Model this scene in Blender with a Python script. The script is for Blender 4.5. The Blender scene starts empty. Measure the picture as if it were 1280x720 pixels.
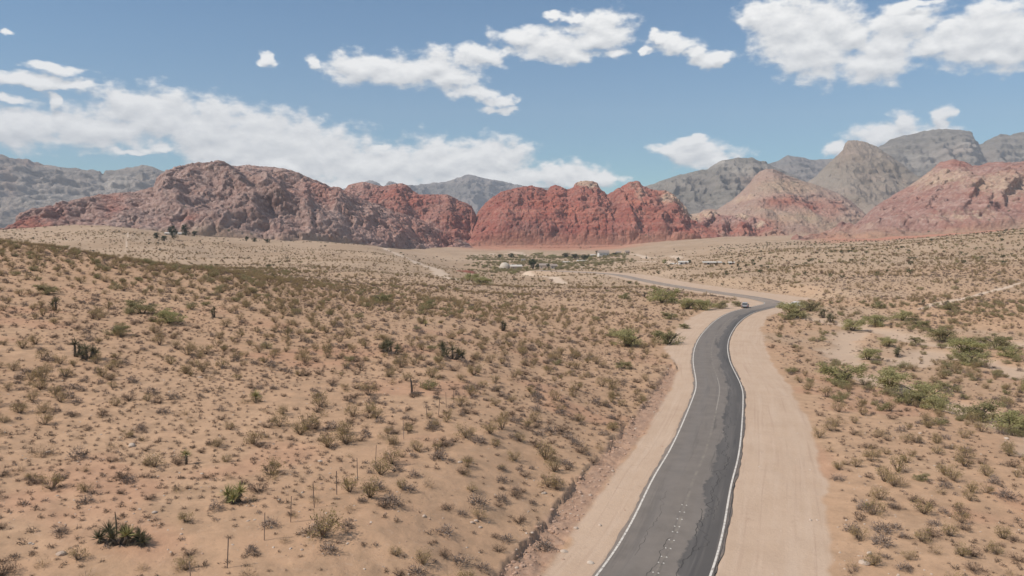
import bpy, math, random
import numpy as np
from mathutils import Matrix, Vector

# ------------------------------------------------------------------ camera, world, sun
scene = bpy.context.scene
COL = scene.collection
F = 985.0                      # focal length in pixels of the 1280 px wide photograph
CAMH = 20.0
PITCH = math.atan(70.0 / F)
cam_d = bpy.data.cameras.new("camera")
cam_d.lens = 36.0 * F / 1280.0
cam_d.clip_start = 0.5
cam_d.clip_end = 60000
cam = bpy.data.objects.new("camera", cam_d)
COL.objects.link(cam)
cam.location = (0, 0, CAMH)
cam.rotation_euler = (math.pi / 2 - PITCH, 0, 0)
scene.camera = cam

scene.view_settings.view_transform = 'Standard'
scene.view_settings.look = 'None'
scene.view_settings.exposure = 0.28
scene.view_settings.gamma = 1.0
scene.view_settings.use_curve_mapping = False

SUN_EL = math.radians(47)
SUN_AZ = math.radians(-110)     # clockwise from +Y: the sun stands to the left, a little behind the camera
sun_dir = Vector((math.sin(SUN_AZ) * math.cos(SUN_EL), math.cos(SUN_AZ) * math.cos(SUN_EL), math.sin(SUN_EL)))
sd = bpy.data.lights.new("sun", 'SUN')
sd.energy = 4.0
sd.angle = math.radians(0.5)
sd.color = (1.0, 0.93, 0.84)
sun = bpy.data.objects.new("sun", sd)
COL.objects.link(sun)
sun.rotation_euler = sun_dir.to_track_quat('Z', 'Y').to_euler()
sun.location = (0, 0, 200)

cy = scene.cycles
cy.max_bounces = 5
cy.diffuse_bounces = 2
cy.glossy_bounces = 2
cy.transparent_max_bounces = 8
cy.volume_bounces = 0
cy.use_denoising = True

SKY_STRENGTH = 0.085
SKY_ALT, SKY_AIR, SKY_DUST, SKY_OZONE = 300, 1.0, 0.0, 3.0
SKY_TINT, SKY_SAT = (0.60, 0.89, 0.96), 1.08
HAZE_DENSITY = 7e-5
CLOUD_LOW, CLOUD_TOP = (5.6, 5.75, 5.9), (11.0, 10.8, 10.4)
CLOUDS = [
 (155,132,30,20),(200,145,60,27),(110,160,66,22),(30,158,45,20),(260,160,66,30),(320,175,80,32),(395,192,74,32),
 (470,210,80,26),(550,203,66,27),(608,196,56,22),(600,222,100,20),(695,217,55,14),(738,226,42,8),(350,207,90,22),(290,192,60,17),(440,232,120,14),
 (170,189,22,3),(200,186,20,4),
 (65,86,30,5),(42,102,50,7),(90,108,30,4),(67,128,7,9),(2,36,7,4),(338,76,11,8),(390,76,10,7),(8,125,14,5),
 (448,84,42,16),(505,90,62,17),(545,84,32,19),(560,100,46,10),(590,117,28,8),(625,125,21,6),(624,137,20,5),(604,70,32,12),(598,66,20,9),
 (650,47,30,12),(690,57,48,15),(715,68,34,9),(750,35,40,19),(745,50,34,12),(768,68,17,6),(690,21,11,4),(718,24,14,6),
 (835,50,21,8),(845,57,26,8),(890,75,24,8),(820,44,8,5),(808,63,7,5),(870,66,12,6),
 (950,20,26,17),(985,33,42,31),(1020,55,46,36),(1040,30,34,28),(1062,44,24,22),(1095,80,42,18),(1108,55,28,24),
 (1130,26,36,16),(1140,3,28,4),(1160,60,26,12),(1200,50,34,24),(1230,35,42,28),(1268,48,35,30),(1238,66,32,11),(1310,40,50,30),
 (835,187,21,7),(870,192,38,14),(890,200,33,12),(866,178,20,7),(474,183,15,5),
 (1105,168,38,14),(1150,172,38,12),(1125,152,10,9),(1176,150,11,11),(1055,188,18,7),
]

def ray(px, py):
    dx = (px - 640.0) / F
    dy = (360.0 - py) / F
    c, s = math.cos(PITCH), math.sin(PITCH)
    return Vector((dx, c + dy * s, -s + dy * c))

def at(px, py, Y):
    d = ray(px, py)
    k = Y / d.y
    return Vector((d.x * k, Y, CAMH + d.z * k))

def build_world():
    w = bpy.data.worlds.new("World")
    scene.world = w
    w.use_nodes = True
    w.cycles.sampling_method = 'MANUAL'
    w.cycles.sample_map_resolution = 512
    nt = w.node_tree
    N, L = nt.nodes, nt.links
    N.clear()
    out = N.new('ShaderNodeOutputWorld')
    sky = N.new('ShaderNodeTexSky')
    sky.sky_type = 'NISHITA'
    sky.sun_disc = False
    sky.sun_elevation = SUN_EL
    sky.sun_rotation = SUN_AZ
    sky.altitude = SKY_ALT
    sky.air_density = SKY_AIR
    sky.dust_density = SKY_DUST
    sky.ozone_density = SKY_OZONE
    tint = N.new('ShaderNodeMix'); tint.data_type = 'RGBA'; tint.blend_type = 'MULTIPLY'
    tint.inputs[0].default_value = 1.0; tint.inputs[7].default_value = (*SKY_TINT, 1)
    hue = N.new('ShaderNodeHueSaturation')
    hue.inputs['Saturation'].default_value = SKY_SAT
    L.new(sky.outputs[0], hue.inputs['Color']); L.new(hue.outputs[0], tint.inputs[6])
    skycol = tint.outputs[2]

    def group(name, blobs, eps, generic):
        """cloud field as a function of the sky direction (azimuth, elevation)"""
        g = bpy.data.node_groups.new(name, 'ShaderNodeTree')
        g.interface.new_socket("Dir", in_out='INPUT', socket_type='NodeSocketVector')
        g.interface.new_socket("Shift", in_out='INPUT', socket_type='NodeSocketFloat')
        g.interface.new_socket("Field", in_out='OUTPUT', socket_type='NodeSocketFloat')
        gn, gl = g.nodes, g.links
        gi = gn.new('NodeGroupInput'); go = gn.new('NodeGroupOutput')
        def m(op, a, b=None, c=None):
            n = gn.new('ShaderNodeMath'); n.operation = op
            for i, v in enumerate((a, b, c)):
                if v is None: continue
                if isinstance(v, (int, float)): n.inputs[i].default_value = v
                else: gl.new(v, n.inputs[i])
            return n.outputs[0]
        def vm(op, a, b=None, c=None):
            n = gn.new('ShaderNodeVectorMath'); n.operation = op
            for i, v in enumerate((a, b, c)):
                if v is None: continue
                if isinstance(v, (tuple, list)): n.inputs[i].default_value = v
                else: gl.new(v, n.inputs[i])
            return n.outputs['Value'] if op == 'LENGTH' else n.outputs['Vector']
        sep = gn.new('ShaderNodeSeparateXYZ'); gl.new(gi.outputs['Dir'], sep.inputs[0])
        az = m('ARCTAN2', sep.outputs[0], sep.outputs[1])
        el = m('ADD', m('ARCSINE', sep.outputs[2]), gi.outputs['Shift'])
        cmb = gn.new('ShaderNodeCombineXYZ'); gl.new(az, cmb.inputs[0]); gl.new(el, cmb.inputs[1])
        p = cmb.outputs[0]
        sc = vm('MULTIPLY', p, (1.0, 1.7 + eps, 1.0))
        def noise(vec, scale, detail, rough):
            n = gn.new('ShaderNodeTexNoise'); n.inputs['Scale'].default_value = scale
            n.inputs['Detail'].default_value = detail; n.inputs['Roughness'].default_value = rough
            gl.new(vec, n.inputs['Vector']); return n
        fine = noise(sc, 46, 4, 0.56)
        coarse = noise(sc, 16, 2, 0.5)
        if generic:
            other = noise(sc, 3.2, 5, 0.55)
            other2 = m('MULTIPLY', m('SUBTRACT', other.outputs[0], 0.54), 6.0)
            edge = m('MAXIMUM', m('SUBTRACT', m('ABSOLUTE', az), 0.66), m('SUBTRACT', el, 0.33))
            f0 = m('MAXIMUM', m('MINIMUM', other2, m('MULTIPLY', edge, 14.0)), -1.0)
        else:
            warp = noise(sc, 22, 3, 0.6)
            pw = vm('ADD', p, vm('MULTIPLY', vm('SUBTRACT', warp.outputs['Color'], (0.5, 0.5, 0.5)), (0.05, 0.026, 0.0)))
            cur = None
            for (px, py, rx, ry) in blobs:
                d = ray(px, py)
                a0 = math.atan2(d.x, d.y); e0 = math.asin(d.z / d.length)
                sx, sy = F / (rx * 1.12), F / (ry * 1.2)
                ln = vm('LENGTH', vm('MULTIPLY_ADD', pw, (sx, sy, 0), (-a0 * sx, -e0 * sy, 0)))
                cur = ln if cur is None else m('SMOOTH_MIN', cur, ln, 0.25)
            f0 = m('SUBTRACT', 1.0, cur) if cur is not None else m('ADD', az, -9.0)
        f1 = m('ADD', f0, m('MULTIPLY', m('SUBTRACT', fine.outputs[0], 0.52), 1.45))
        gl.new(m('ADD', f1, m('MULTIPLY', m('SUBTRACT', coarse.outputs[0], 0.5), 0.6)), go.inputs[0])
        return g

    tc = N.new('ShaderNodeTexCoord')
    def wm(op, a, b=None, clamp=False):
        n = N.new('ShaderNodeMath'); n.operation = op; n.use_clamp = clamp
        for i, v in enumerate((a, b)):
            if v is None: continue
            if isinstance(v, (int, float)): n.inputs[i].default_value = v
            else: L.new(v, n.inputs[i])
        return n.outputs[0]
    def shader(g):
        def grp(shift):
            n = N.new('ShaderNodeGroup'); n.node_tree = g
            L.new(tc.outputs['Generated'], n.inputs['Dir']); n.inputs['Shift'].default_value = shift
            return n.outputs[0]
        fa, fb = grp(0.0), grp(0.010)
        mr = N.new('ShaderNodeMapRange'); mr.interpolation_type = 'SMOOTHSTEP'
        L.new(fa, mr.inputs['Value']); mr.inputs['From Min'].default_value = -0.22; mr.inputs['From Max'].default_value = 0.4
        # lit tops and greyer bellies: the more cloud above, the less light
        lit = wm('ADD', wm('MULTIPLY', wm('SUBTRACT', fa, fb), 0.7), 0.62, clamp=True)
        cr = N.new('ShaderNodeMix'); cr.data_type = 'RGBA'
        L.new(lit, cr.inputs['Factor'])
        cr.inputs[6].default_value = (*CLOUD_LOW, 1)
        cr.inputs[7].default_value = (*CLOUD_TOP, 1)
        mix = N.new('ShaderNodeMix'); mix.data_type = 'RGBA'
        L.new(wm('MULTIPLY', mr.outputs[0], 0.95), mix.inputs['Factor'])
        L.new(skycol, mix.inputs[6]); L.new(cr.outputs[2], mix.inputs[7])
        bg = N.new('ShaderNodeBackground'); bg.inputs['Strength'].default_value = SKY_STRENGTH
        L.new(mix.outputs[2], bg.inputs['Color'])
        return bg.outputs[0]
    # the named clouds stand in four azimuth sectors ahead; unnamed cumulus fill the rest of the sky
    sep = N.new('ShaderNodeSeparateXYZ'); L.new(tc.outputs['Generated'], sep.inputs[0])
    az = wm('ARCTAN2', sep.outputs[0], sep.outputs[1])
    cuts = [-0.68, -0.33, -0.12, 0.22, 0.68]
    cur = shader(group('clouds_elsewhere', [], 0.0, True))
    front = None
    for k in range(4):
        lo, hi = (cuts[k] if k else -9) - .07, (cuts[k + 1] if k < 3 else 9) + .07
        bl = []
        for c in CLOUDS:
            a0 = math.atan((c[0] - 640) / F); r = c[2] / F * 1.9
            if a0 + r > lo and a0 - r < hi: bl.append(c)
        sh = shader(group('clouds_sector_%d' % k, bl, 1e-5 * (k + 1), False))
        if front is None: front = sh
        else:
            ms = N.new('ShaderNodeMixShader'); L.new(wm('GREATER_THAN', az, cuts[k]), ms.inputs[0])
            L.new(front, ms.inputs[1]); L.new(sh, ms.inputs[2]); front = ms.outputs[0]
    inside = wm('MULTIPLY', wm('LESS_THAN', wm('ABSOLUTE', az), 0.68), wm('LESS_THAN', wm('ABSOLUTE', wm('SUBTRACT', sep.outputs[2], 0.16)), 0.19))
    ms = N.new('ShaderNodeMixShader'); L.new(inside, ms.inputs[0]); L.new(cur, ms.inputs[1]); L.new(front, ms.inputs[2])
    L.new(ms.outputs[0], out.inputs['Surface'])
build_world()

# ------------------------------------------------------------------ numpy noise
def _h(ix, iy, iz, s):
    with np.errstate(over='ignore'):
        h = (ix.astype(np.int64) * 374761393 + iy.astype(np.int64) * 668265263 + iz.astype(np.int64) * 2147483647 + s * 1274126177) & 0xffffffff
        h = ((h ^ (h >> 13)) * 1274126177) & 0xffffffff
        h = ((h ^ (h >> 16)) * 2246822519) & 0xffffffff
        h = h ^ (h >> 15)
    return (h & 0xffffff).astype(np.float32) / float(0xffffff)

def vnoise(x, y, z=None, s=0):
    """smooth value noise, -1..1"""
    ix, iy = np.floor(x), np.floor(y)
    fx, fy = x - ix, y - iy
    fx = fx * fx * fx * (fx * (fx * 6 - 15) + 10); fy = fy * fy * fy * (fy * (fy * 6 - 15) + 10)
    ix = ix.astype(np.int64); iy = iy.astype(np.int64)
    if z is None:
        iz = np.zeros_like(ix)
        a = _h(ix, iy, iz, s); b = _h(ix + 1, iy, iz, s); c = _h(ix, iy + 1, iz, s); d = _h(ix + 1, iy + 1, iz, s)
        return ((a * (1 - fx) + b * fx) * (1 - fy) + (c * (1 - fx) + d * fx) * fy) * 2 - 1
    iz0 = np.floor(z); fz = z - iz0; fz = fz * fz * fz * (fz * (fz * 6 - 15) + 10); iz0 = iz0.astype(np.int64)
    r = 0
    for k, wz in ((0, 1 - fz), (1, fz)):
        iz = iz0 + k
        a = _h(ix, iy, iz, s); b = _h(ix + 1, iy, iz, s); c = _h(ix, iy + 1, iz, s); d = _h(ix + 1, iy + 1, iz, s)
        r = r + wz * ((a * (1 - fx) + b * fx) * (1 - fy) + (c * (1 - fx) + d * fx) * fy)
    return r * 2 - 1

def fbm(x, y, z=None, o=4, s=0, gain=0.5):
    r = 0; a = 1.0; t = 0
    for k in range(o):
        r = r + a * vnoise(x, y, z, s + k * 17); t += a; a *= gain
        x = x * 2.03 + 5.1; y = y * 2.03 + 9.7
        if z is not None: z = z * 2.03 + 3.3
    return r / t

def ridged(x, y, z=None, o=4, s=0):
    r = 0; a = 1.0; t = 0
    for k in range(o):
        r = r + a * (1 - np.abs(vnoise(x, y, z, s + k * 31))); t += a; a *= 0.5
        x = x * 2.1 + 7.1; y = y * 2.1 + 1.7
        if z is not None: z = z * 2.1 + 2.9
    return r / t

def worley(x, y, z, s=0):
    """distance to nearest feature point and the hash of its cell"""
    ix, iy, iz = (np.floor(v).astype(np.int64) for v in (x, y, z))
    best = np.full(x.shape, 9.0); cell = np.zeros(x.shape)
    for a in (-1, 0, 1):
        for b in (-1, 0, 1):
            for c in (-1, 0, 1):
                jx, jy, jz = ix + a, iy + b, iz + c
                px = jx + _h(jx, jy, jz, s); py = jy + _h(jx, jy, jz, s + 1); pz = jz + _h(jx, jy, jz, s + 2)
                d = (px - x) ** 2 + (py - y) ** 2 + (pz - z) ** 2
                mk = d < best
                best = np.where(mk, d, best)
                cell = np.where(mk, _h(jx, jy, jz, s + 3), cell)
    return np.sqrt(best), cell

def sstep(a, b, x):
    t = np.clip((x - a) / (b - a), 0, 1)
    return t * t * (3 - 2 * t)

# ------------------------------------------------------------------ helpers
def link(o, parent=None, label=None, cat=None, group=None, kind=None):
    COL.objects.link(o)
    if parent is not None: o.parent = parent
    if label: o['label'] = label
    if cat: o['category'] = cat
    if group: o['group'] = group
    if kind: o['kind'] = kind
    return o

def mesh_np(name, V, Fc, mats, smooth=False, attrs=None, mat_idx=None):
    """V (n,3); Fc (m,3) or (m,4)"""
    V = np.asarray(V, dtype=np.float32); Fc = np.asarray(Fc, dtype=np.int32)
    me = bpy.data.meshes.new(name)
    n, k = len(Fc), Fc.shape[1]
    me.vertices.add(len(V)); me.vertices.foreach_set('co', V.ravel())
    me.loops.add(n * k); me.loops.foreach_set('vertex_index', Fc.ravel())
    me.polygons.add(n)
    me.polygons.foreach_set('loop_start', np.arange(0, n * k, k, dtype=np.int32))
    if mat_idx is not None: me.polygons.foreach_set('material_index', np.asarray(mat_idx, dtype=np.int32))
    me.polygons.foreach_set('use_smooth', np.full(n, smooth, dtype=bool))
    for m in (mats if isinstance(mats, (list, tuple)) else [mats]): me.materials.append(m)
    for an, av in (attrs or {}).items():
        a = me.attributes.new(an, 'FLOAT', 'POINT'); a.data.foreach_set('value', np.asarray(av, dtype=np.float32).ravel())
    me.update(calc_edges=True)
    return me

def empty(name, loc, label=None, cat=None, group=None, rz=0):
    o = bpy.data.objects.new(name, None)
    o.empty_display_size = 0.2
    link(o, None, label, cat, group); o.location = loc; o.rotation_euler = (0, 0, rz)
    return o

class MB:
    """collects polygons, builds one mesh object"""
    def __init__(s): s.v = []; s.f = []
    def box(s, c, d, rz=0, taper=1.0):
        i = len(s.v); cr, sr = math.cos(rz), math.sin(rz)
        for z in (-1, 1):
            k = taper if z > 0 else 1
            for x, y in ((-1, -1), (1, -1), (1, 1), (-1, 1)):
                X, Y = x * d[0] / 2 * k, y * d[1] / 2 * k
                s.v.append((c[0] + X * cr - Y * sr, c[1] + X * sr + Y * cr, c[2] + z * d[2] / 2))
        s.f += [tuple(i + k for k in q) for q in ((0, 3, 2, 1), (4, 5, 6, 7), (0, 1, 5, 4), (1, 2, 6, 5), (2, 3, 7, 6), (3, 0, 4, 7))]
        return s
    def tube(s, pts, rad, n=6, cap=True):
        pts = [Vector(p) for p in pts]; base = len(s.v)
        for k, p in enumerate(pts):
            t = (pts[min(k + 1, len(pts) - 1)] - pts[max(k - 1, 0)]).normalized()
            a = t.cross(Vector((0.31, 0.94, 0.12))).normalized(); b = t.cross(a)
            r = rad[k] if isinstance(rad, (list, tuple)) else rad
            for j in range(n):
                an = 2 * math.pi * j / n
                s.v.append(tuple(p + a * (math.cos(an) * r) + b * (math.sin(an) * r)))
        for k in range(len(pts) - 1):
            for j in range(n):
                a0 = base + k * n + j; a1 = base + k * n + (j + 1) % n
                s.f.append((a0, a1, a1 + n, a0 + n))
        if cap:
            s.f.append(tuple(base + j for j in range(n))[::-1]); s.f.append(tuple(base + (len(pts) - 1) * n + j for j in range(n)))
        return s
    def poly(s, pts):
        i = len(s.v); s.v += [tuple(p) for p in pts]; s.f.append(tuple(range(i, i + len(pts)))); return s
    def mesh(s, name, mat, smooth=False):
        me = bpy.data.meshes.new(name); me.from_pydata(s.v, [], s.f)
        for m in (mat if isinstance(mat, list) else [mat]): me.materials.append(m)
        if smooth: me.polygons.foreach_set('use_smooth', [True] * len(me.polygons))
        me.update(); return me
    def build(s, name, mat, parent=None, smooth=False, **kw):
        return link(bpy.data.objects.new(name, s.mesh(name, mat, smooth)), parent, **kw)

# ------------------------------------------------------------------ material helper
class NT:
    def __init__(s, name, rough=0.9, spec=0.2):
        s.m = bpy.data.materials.new(name); s.m.use_nodes = True
        s.t = s.m.node_tree; s.N = s.t.nodes; s.L = s.t.links
        s.b = s.N['Principled BSDF']; s.b.inputs['Roughness'].default_value = rough
        s.b.inputs['Specular IOR Level'].default_value = spec
        s.tc = None
    def co(s):
        if s.tc is None: s.tc = s.N.new('ShaderNodeTexCoord')
        return s.tc.outputs['Object']
    def attr(s, name):
        n = s.N.new('ShaderNodeAttribute'); n.attribute_name = name; return n.outputs['Fac']
    def rand(s):
        n = s.N.new('ShaderNodeObjectInfo'); return n.outputs['Random']
    def noise(s, scale, detail=4, rough=0.55, vec=None, dist=0.0):
        n = s.N.new('ShaderNodeTexNoise'); n.inputs['Scale'].default_value = scale
        n.inputs['Detail'].default_value = detail; n.inputs['Roughness'].default_value = rough; n.inputs['Distortion'].default_value = dist
        s.L.new(vec if vec is not None else s.co(), n.inputs['Vector']); return n.outputs['Fac']
    def voro(s, scale, vec=None, feature='F1', out='Distance', rnd=1.0):
        n = s.N.new('ShaderNodeTexVoronoi'); n.feature = feature; n.inputs['Scale'].default_value = scale
        n.inputs['Randomness'].default_value = rnd
        s.L.new(vec if vec is not None else s.co(), n.inputs['Vector']); return n.outputs[out]
    def mapping(s, scale, vec=None):
        n = s.N.new('ShaderNodeMapping'); n.inputs['Scale'].default_value = scale
        s.L.new(vec if vec is not None else s.co(), n.inputs['Vector']); return n.outputs[0]
    def put(s, sock, v):
        if isinstance(v, (int, float)): sock.default_value = v
        elif isinstance(v, (tuple, list)): sock.default_value = (*v, 1) if len(v) == 3 else v
        else: s.L.new(v, sock)
    def math(s, op, a, b=None, c=None, clamp=False):
        n = s.N.new('ShaderNodeMath'); n.operation = op; n.use_clamp = clamp
        for i, v in enumerate((a, b, c)):
            if v is not None: s.put(n.inputs[i], v)
        return n.outputs[0]
    def rng(s, v, a, b, c=0.0, d=1.0):
        n = s.N.new('ShaderNodeMapRange'); s.put(n.inputs['Value'], v)
        for k, x in zip(('From Min', 'From Max', 'To Min', 'To Max'), (a, b, c, d)): n.inputs[k].default_value = x
        return n.outputs[0]
    def mix(s, f, a, b, mode='MIX'):
        n = s.N.new('ShaderNodeMix'); n.data_type = 'RGBA'; n.blend_type = mode
        s.put(n.inputs[0], f); s.put(n.inputs[6], a); s.put(n.inputs[7], b); return n.outputs[2]
    def ramp(s, f, stops):
        n = s.N.new('ShaderNodeValToRGB'); s.put(n.inputs[0], f)
        e = n.color_ramp.elements
        while len(e) < len(stops): e.new(0.5)
        for k, (p, c) in enumerate(stops): e[k].position = p; e[k].color = (*c, 1)
        return n.outputs[0]
    def bump(s, h, strength=0.3, dist=0.1):
        n = s.N.new('ShaderNodeBump'); n.inputs['Strength'].default_value = strength; n.inputs['Distance'].default_value = dist
        s.L.new(h, n.inputs['Height']); s.L.new(n.outputs[0], s.b.inputs['Normal'])
    def color(s, c): s.put(s.b.inputs['Base Color'], c); return s

# ------------------------------------------------------------------ terrain heights
def Zp(Y, py): return at(640, py, Y).z
P = lambda Y, py: (Y, Zp(Y, py))
TABLE = {
 -420: [(15,1),(30,2),(46,6),(80,12),(120,18),(160,25),(200,30),(260,28),(400,20),(900,40),(1100,42),(2600,60)],
 -200: [(15,1),(30,1),(46,4),(80,8.5),(120,13),(160,18),(200,21),(260,17),(400,8),(900,30),(1100,32),(2600,40)],
 0:    [(15,1),(30,1),(46,3),(80,6),(120,9.7),(160,13.6),(200,17.2),(260,13.5),(330,6),(450,0),(600,5),(900,19),(1050,21),(2600,30)],
 80:   [(15,1),(30,1),(46,2.9),(80,5.7),(120,9),(160,12.6),(198,16),(250,12),(330,4.5),(450,0),(600,8),P(900,283),P(1000,283),(2600,35)],
 150:  [(15,1),(30,1),(46,2.8),(80,5.3),(120,8),(160,11.2),(190,13.2),(230,10.5),(330,3),(450,0),(600,8),P(900,280),P(1000,281),(2600,35)],
 220:  [(15,1),(30,1),(46,2.6),(80,4.9),(120,7.1),(160,9.9),(190,11.4),(230,9),(330,2.5),(450,-1),(700,8),P(900,294),P(1000,294),(2600,20)],
 300:  [(15,1),(30,1),(46,2.5),(80,4.6),(120,6.3),(150,7.9),(185,9.6),(220,8),(330,2),(450,-1.5),P(700,316),P(900,298),P(1000,298),(2600,15)],
 380:  [(15,.8),(30,.8),(46,2.3),(80,4.3),(120,5.2),(160,5.6),(200,5.6),(300,1.5),(450,-1),P(700,316),P(900,303),P(1000,302),(2600,5)],
 450:  [(15,.5),(30,.5),(46,2.2),(80,4),(120,4.5),(160,4),(200,3),(300,1.1),P(450,335),P(700,317),P(900,307),P(1000,306),(2600,0)],
 510:  [(15,.4),(30,.4),(46,2.0),(80,3.8),(120,3.9),(160,3.2),(200,1.8),(300,0),P(430,340),P(600,326),P(800,317),(1000,-12),(1300,-16),P(1700,306),(2600,-10)],
 570:  [(15,.2),(30,.2),(46,1.8),(75,3.2),(110,3.2),(150,2.4),(200,.8),(300,-1.5),P(430,347),P(560,340),(650,-16),(800,-18),(1000,-19),P(1300,318),P(1700,308),(2600,-12)],
 640:  [(15,0),(30,0),(46,1.2),(75,2.2),(110,1.6),(150,.6),(200,-1),(300,-3.5),(430,-9),(600,-14),(800,-17),(1000,-18),(1300,-18),(1700,-16),P(2600,304)],
 760:  [(15,0),(30,0),(46,0),(70,.7),(100,-.6),(130,-1.7),(160,-2.7),(200,-3.2),(240,-3.4),(300,-3.6),(430,-5),(520,-6.5),(700,-11),(1000,-16),(1300,-16),(1700,-14),P(2600,302)],
 870:  [(15,0),(30,0),(46,0),(70,-.2),(100,-1.3),(150,-2.7),(200,-3.2),(260,-3.4),(300,-3.6),(360,-4),(430,-4),(560,-4),(700,-6),(1000,-5),P(1300,307),P(1800,297),P(2600,292)],
 960:  [(15,0),(30,0),(46,-.4),(70,-.6),(100,-1.8),(150,-3.4),(200,-3.6),(260,-3.2),(300,-2),(400,0),(600,4),P(1000,307),P(1500,299),P(2600,292)],
 1100: [(15,0),(30,0),(46,-.5),(70,-1),(100,-2.5),(150,-4.5),(200,-4),(250,-2),(300,0),(400,4),(600,7),P(800,306),P(1000,303),P(1300,299),(2600,20)],
 1190: [(15,0),(30,0),(46,-.7),(70,-1.2),(100,-2.8),(150,-4.7),(200,-3.4),(250,-1),(310,3),(430,8),(620,13),P(800,297),P(900,295),P(1300,293),(2600,25)],
 1280: [(15,0),(30,0),(46,-1),(70,-1.5),(100,-3),(150,-4.8),(200,-3),(250,0),(320,5),(450,11),(650,19),P(800,285),P(900,286),P(1300,285),(2600,40)],
 1500: [(15,0),(30,0),(46,-1),(70,-1.5),(100,-2),(150,-3),(200,0),(250,4),(320,9),(450,17),(650,28),(800,36),(1300,44),(2600,60)],
 1800: [(15,0),(30,0),(46,-1),(100,-1),(200,4),(320,14),(650,34),(1300,54),(2600,80)],
}
_cols = sorted(TABLE)
_cu = np.array([(c - 640) / F for c in _cols])
_NU, _NL = 361, 520
_us = np.linspace(_cu[0], _cu[-1], _NU); _ls = np.linspace(math.log(15), math.log(2600), _NL)
_T = np.array([np.interp(_ls, np.log([p[0] for p in TABLE[c]]), [p[1] for p in TABLE[c]]) for c in _cols])
_T = np.array([np.interp(_us, _cu, _T[:, j]) for j in range(_NL)])     # (NL, NU)
def _blur(A, sig, ax):
    r = int(3 * sig); k = np.exp(-0.5 * (np.arange(-r, r + 1) / sig) ** 2); k /= k.sum()
    pad = [(0, 0), (0, 0)]; pad[ax] = (r, r)
    B = np.pad(A, pad, mode='edge')
    return np.apply_along_axis(lambda v: np.convolve(v, k, 'valid'), ax, B)
_T = _blur(_blur(_T, 5, 0), 5, 1)

def table_z(x, y):
    yy = np.maximum(y, 15.0)
    u = np.clip(x / yy, _us[0], _us[-1] - 1e-6); l = np.clip(np.log(yy), _ls[0], _ls[-1] - 1e-6)
    a = (u - _us[0]) / (_us[1] - _us[0]); b = (l - _ls[0]) / (_ls[1] - _ls[0])
    i = np.minimum(a.astype(int), _NU - 2); j = np.minimum(b.astype(int), _NL - 2); fa = a - i; fb = b - j
    return (_T[j, i] * (1 - fa) + _T[j, i + 1] * fa) * (1 - fb) + (_T[j + 1, i] * (1 - fa) + _T[j + 1, i + 1] * fa) * fb

_Ys = np.exp(np.linspace(math.log(16), math.log(2500), 3000))
def ground_at(px, py):
    """first hit of the pixel's ray with the broad terrain"""
    d = ray(px, py); k = _Ys / d.y
    zr = CAMH + d.z * k
    below = zr < table_z(d.x * k, _Ys)
    j = int(np.argmax(below)) if below.any() else len(_Ys) - 1
    return (d.x * k[j], float(_Ys[j]))

# road centre line: pixel and depth
ROADP = [(819,720,45.8),(846,660,53.4),(864,600,63),(882,560,74),(897,500,99),(898,480,112),(889,450,137),(890,430,160),
         (897.5,415,183),(911,400,208),(929,390,231),(953,384,248),(969,379.3,262),(953,374,279),(932,370.2,292),(905,366.6,310),
         (870,361.5,338),(830,355.3,380),(795,348.3,430),(770,343.3,480),(735,340.6,540)]
rp = [Vector((-13, -8, 0)), Vector((-7, 8, 0)), Vector((-1.6, 24, 0)), Vector((4.2, 36, 0))] + [at(*p) for p in ROADP] + [Vector((20, 640, -11)), Vector((-20, 760, -16))]
def catmull(pts, step=0.5):
    out = []
    for i in range(1, len(pts) - 2):
        p0, p1, p2, p3 = pts[i - 1], pts[i], pts[i + 1], pts[i + 2]
        n = max(2, int((p2 - p1).length / step))
        for k in range(n):
            t = k / n
            out.append(0.5 * ((2 * p1) + (p2 - p0) * t + (2 * p0 - 5 * p1 + 4 * p2 - p3) * t * t + (3 * p1 - p0 - 3 * p2 + p3) * t ** 3))
    return out
RP = np.array([tuple(p) for p in catmull(rp)])
for _ in range(3):      # soften
    r = 14; k = np.ones(2 * r + 1) / (2 * r + 1)
    for c in range(3):
        if c < 2 and _ > 0: continue
        a = np.pad(RP[:, c], r, mode='edge') if c < 2 else np.pad(RP[:, c], r, mode='edge')
        sm = np.convolve(a, k, 'valid')
        RP[:, c] = sm if c == 2 else RP[:, c] * 0.5 + sm * 0.5
tan = np.gradient(RP[:, :2], axis=0); tan /= np.linalg.norm(tan, axis=1)[:, None]
NRM = np.stack([tan[:, 1], -tan[:, 0]], 1)      # right-hand side of the travel away from the camera
ARC = np.concatenate([[0], np.cumsum(np.linalg.norm(np.diff(RP[:, :2], axis=0), axis=1))])
_rpc = RP[::4]; _rpt = tan[::4]; _rps = (np.gradient(RP[:, 2]) / np.maximum(np.gradient(ARC), 1e-6))[::4]
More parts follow.
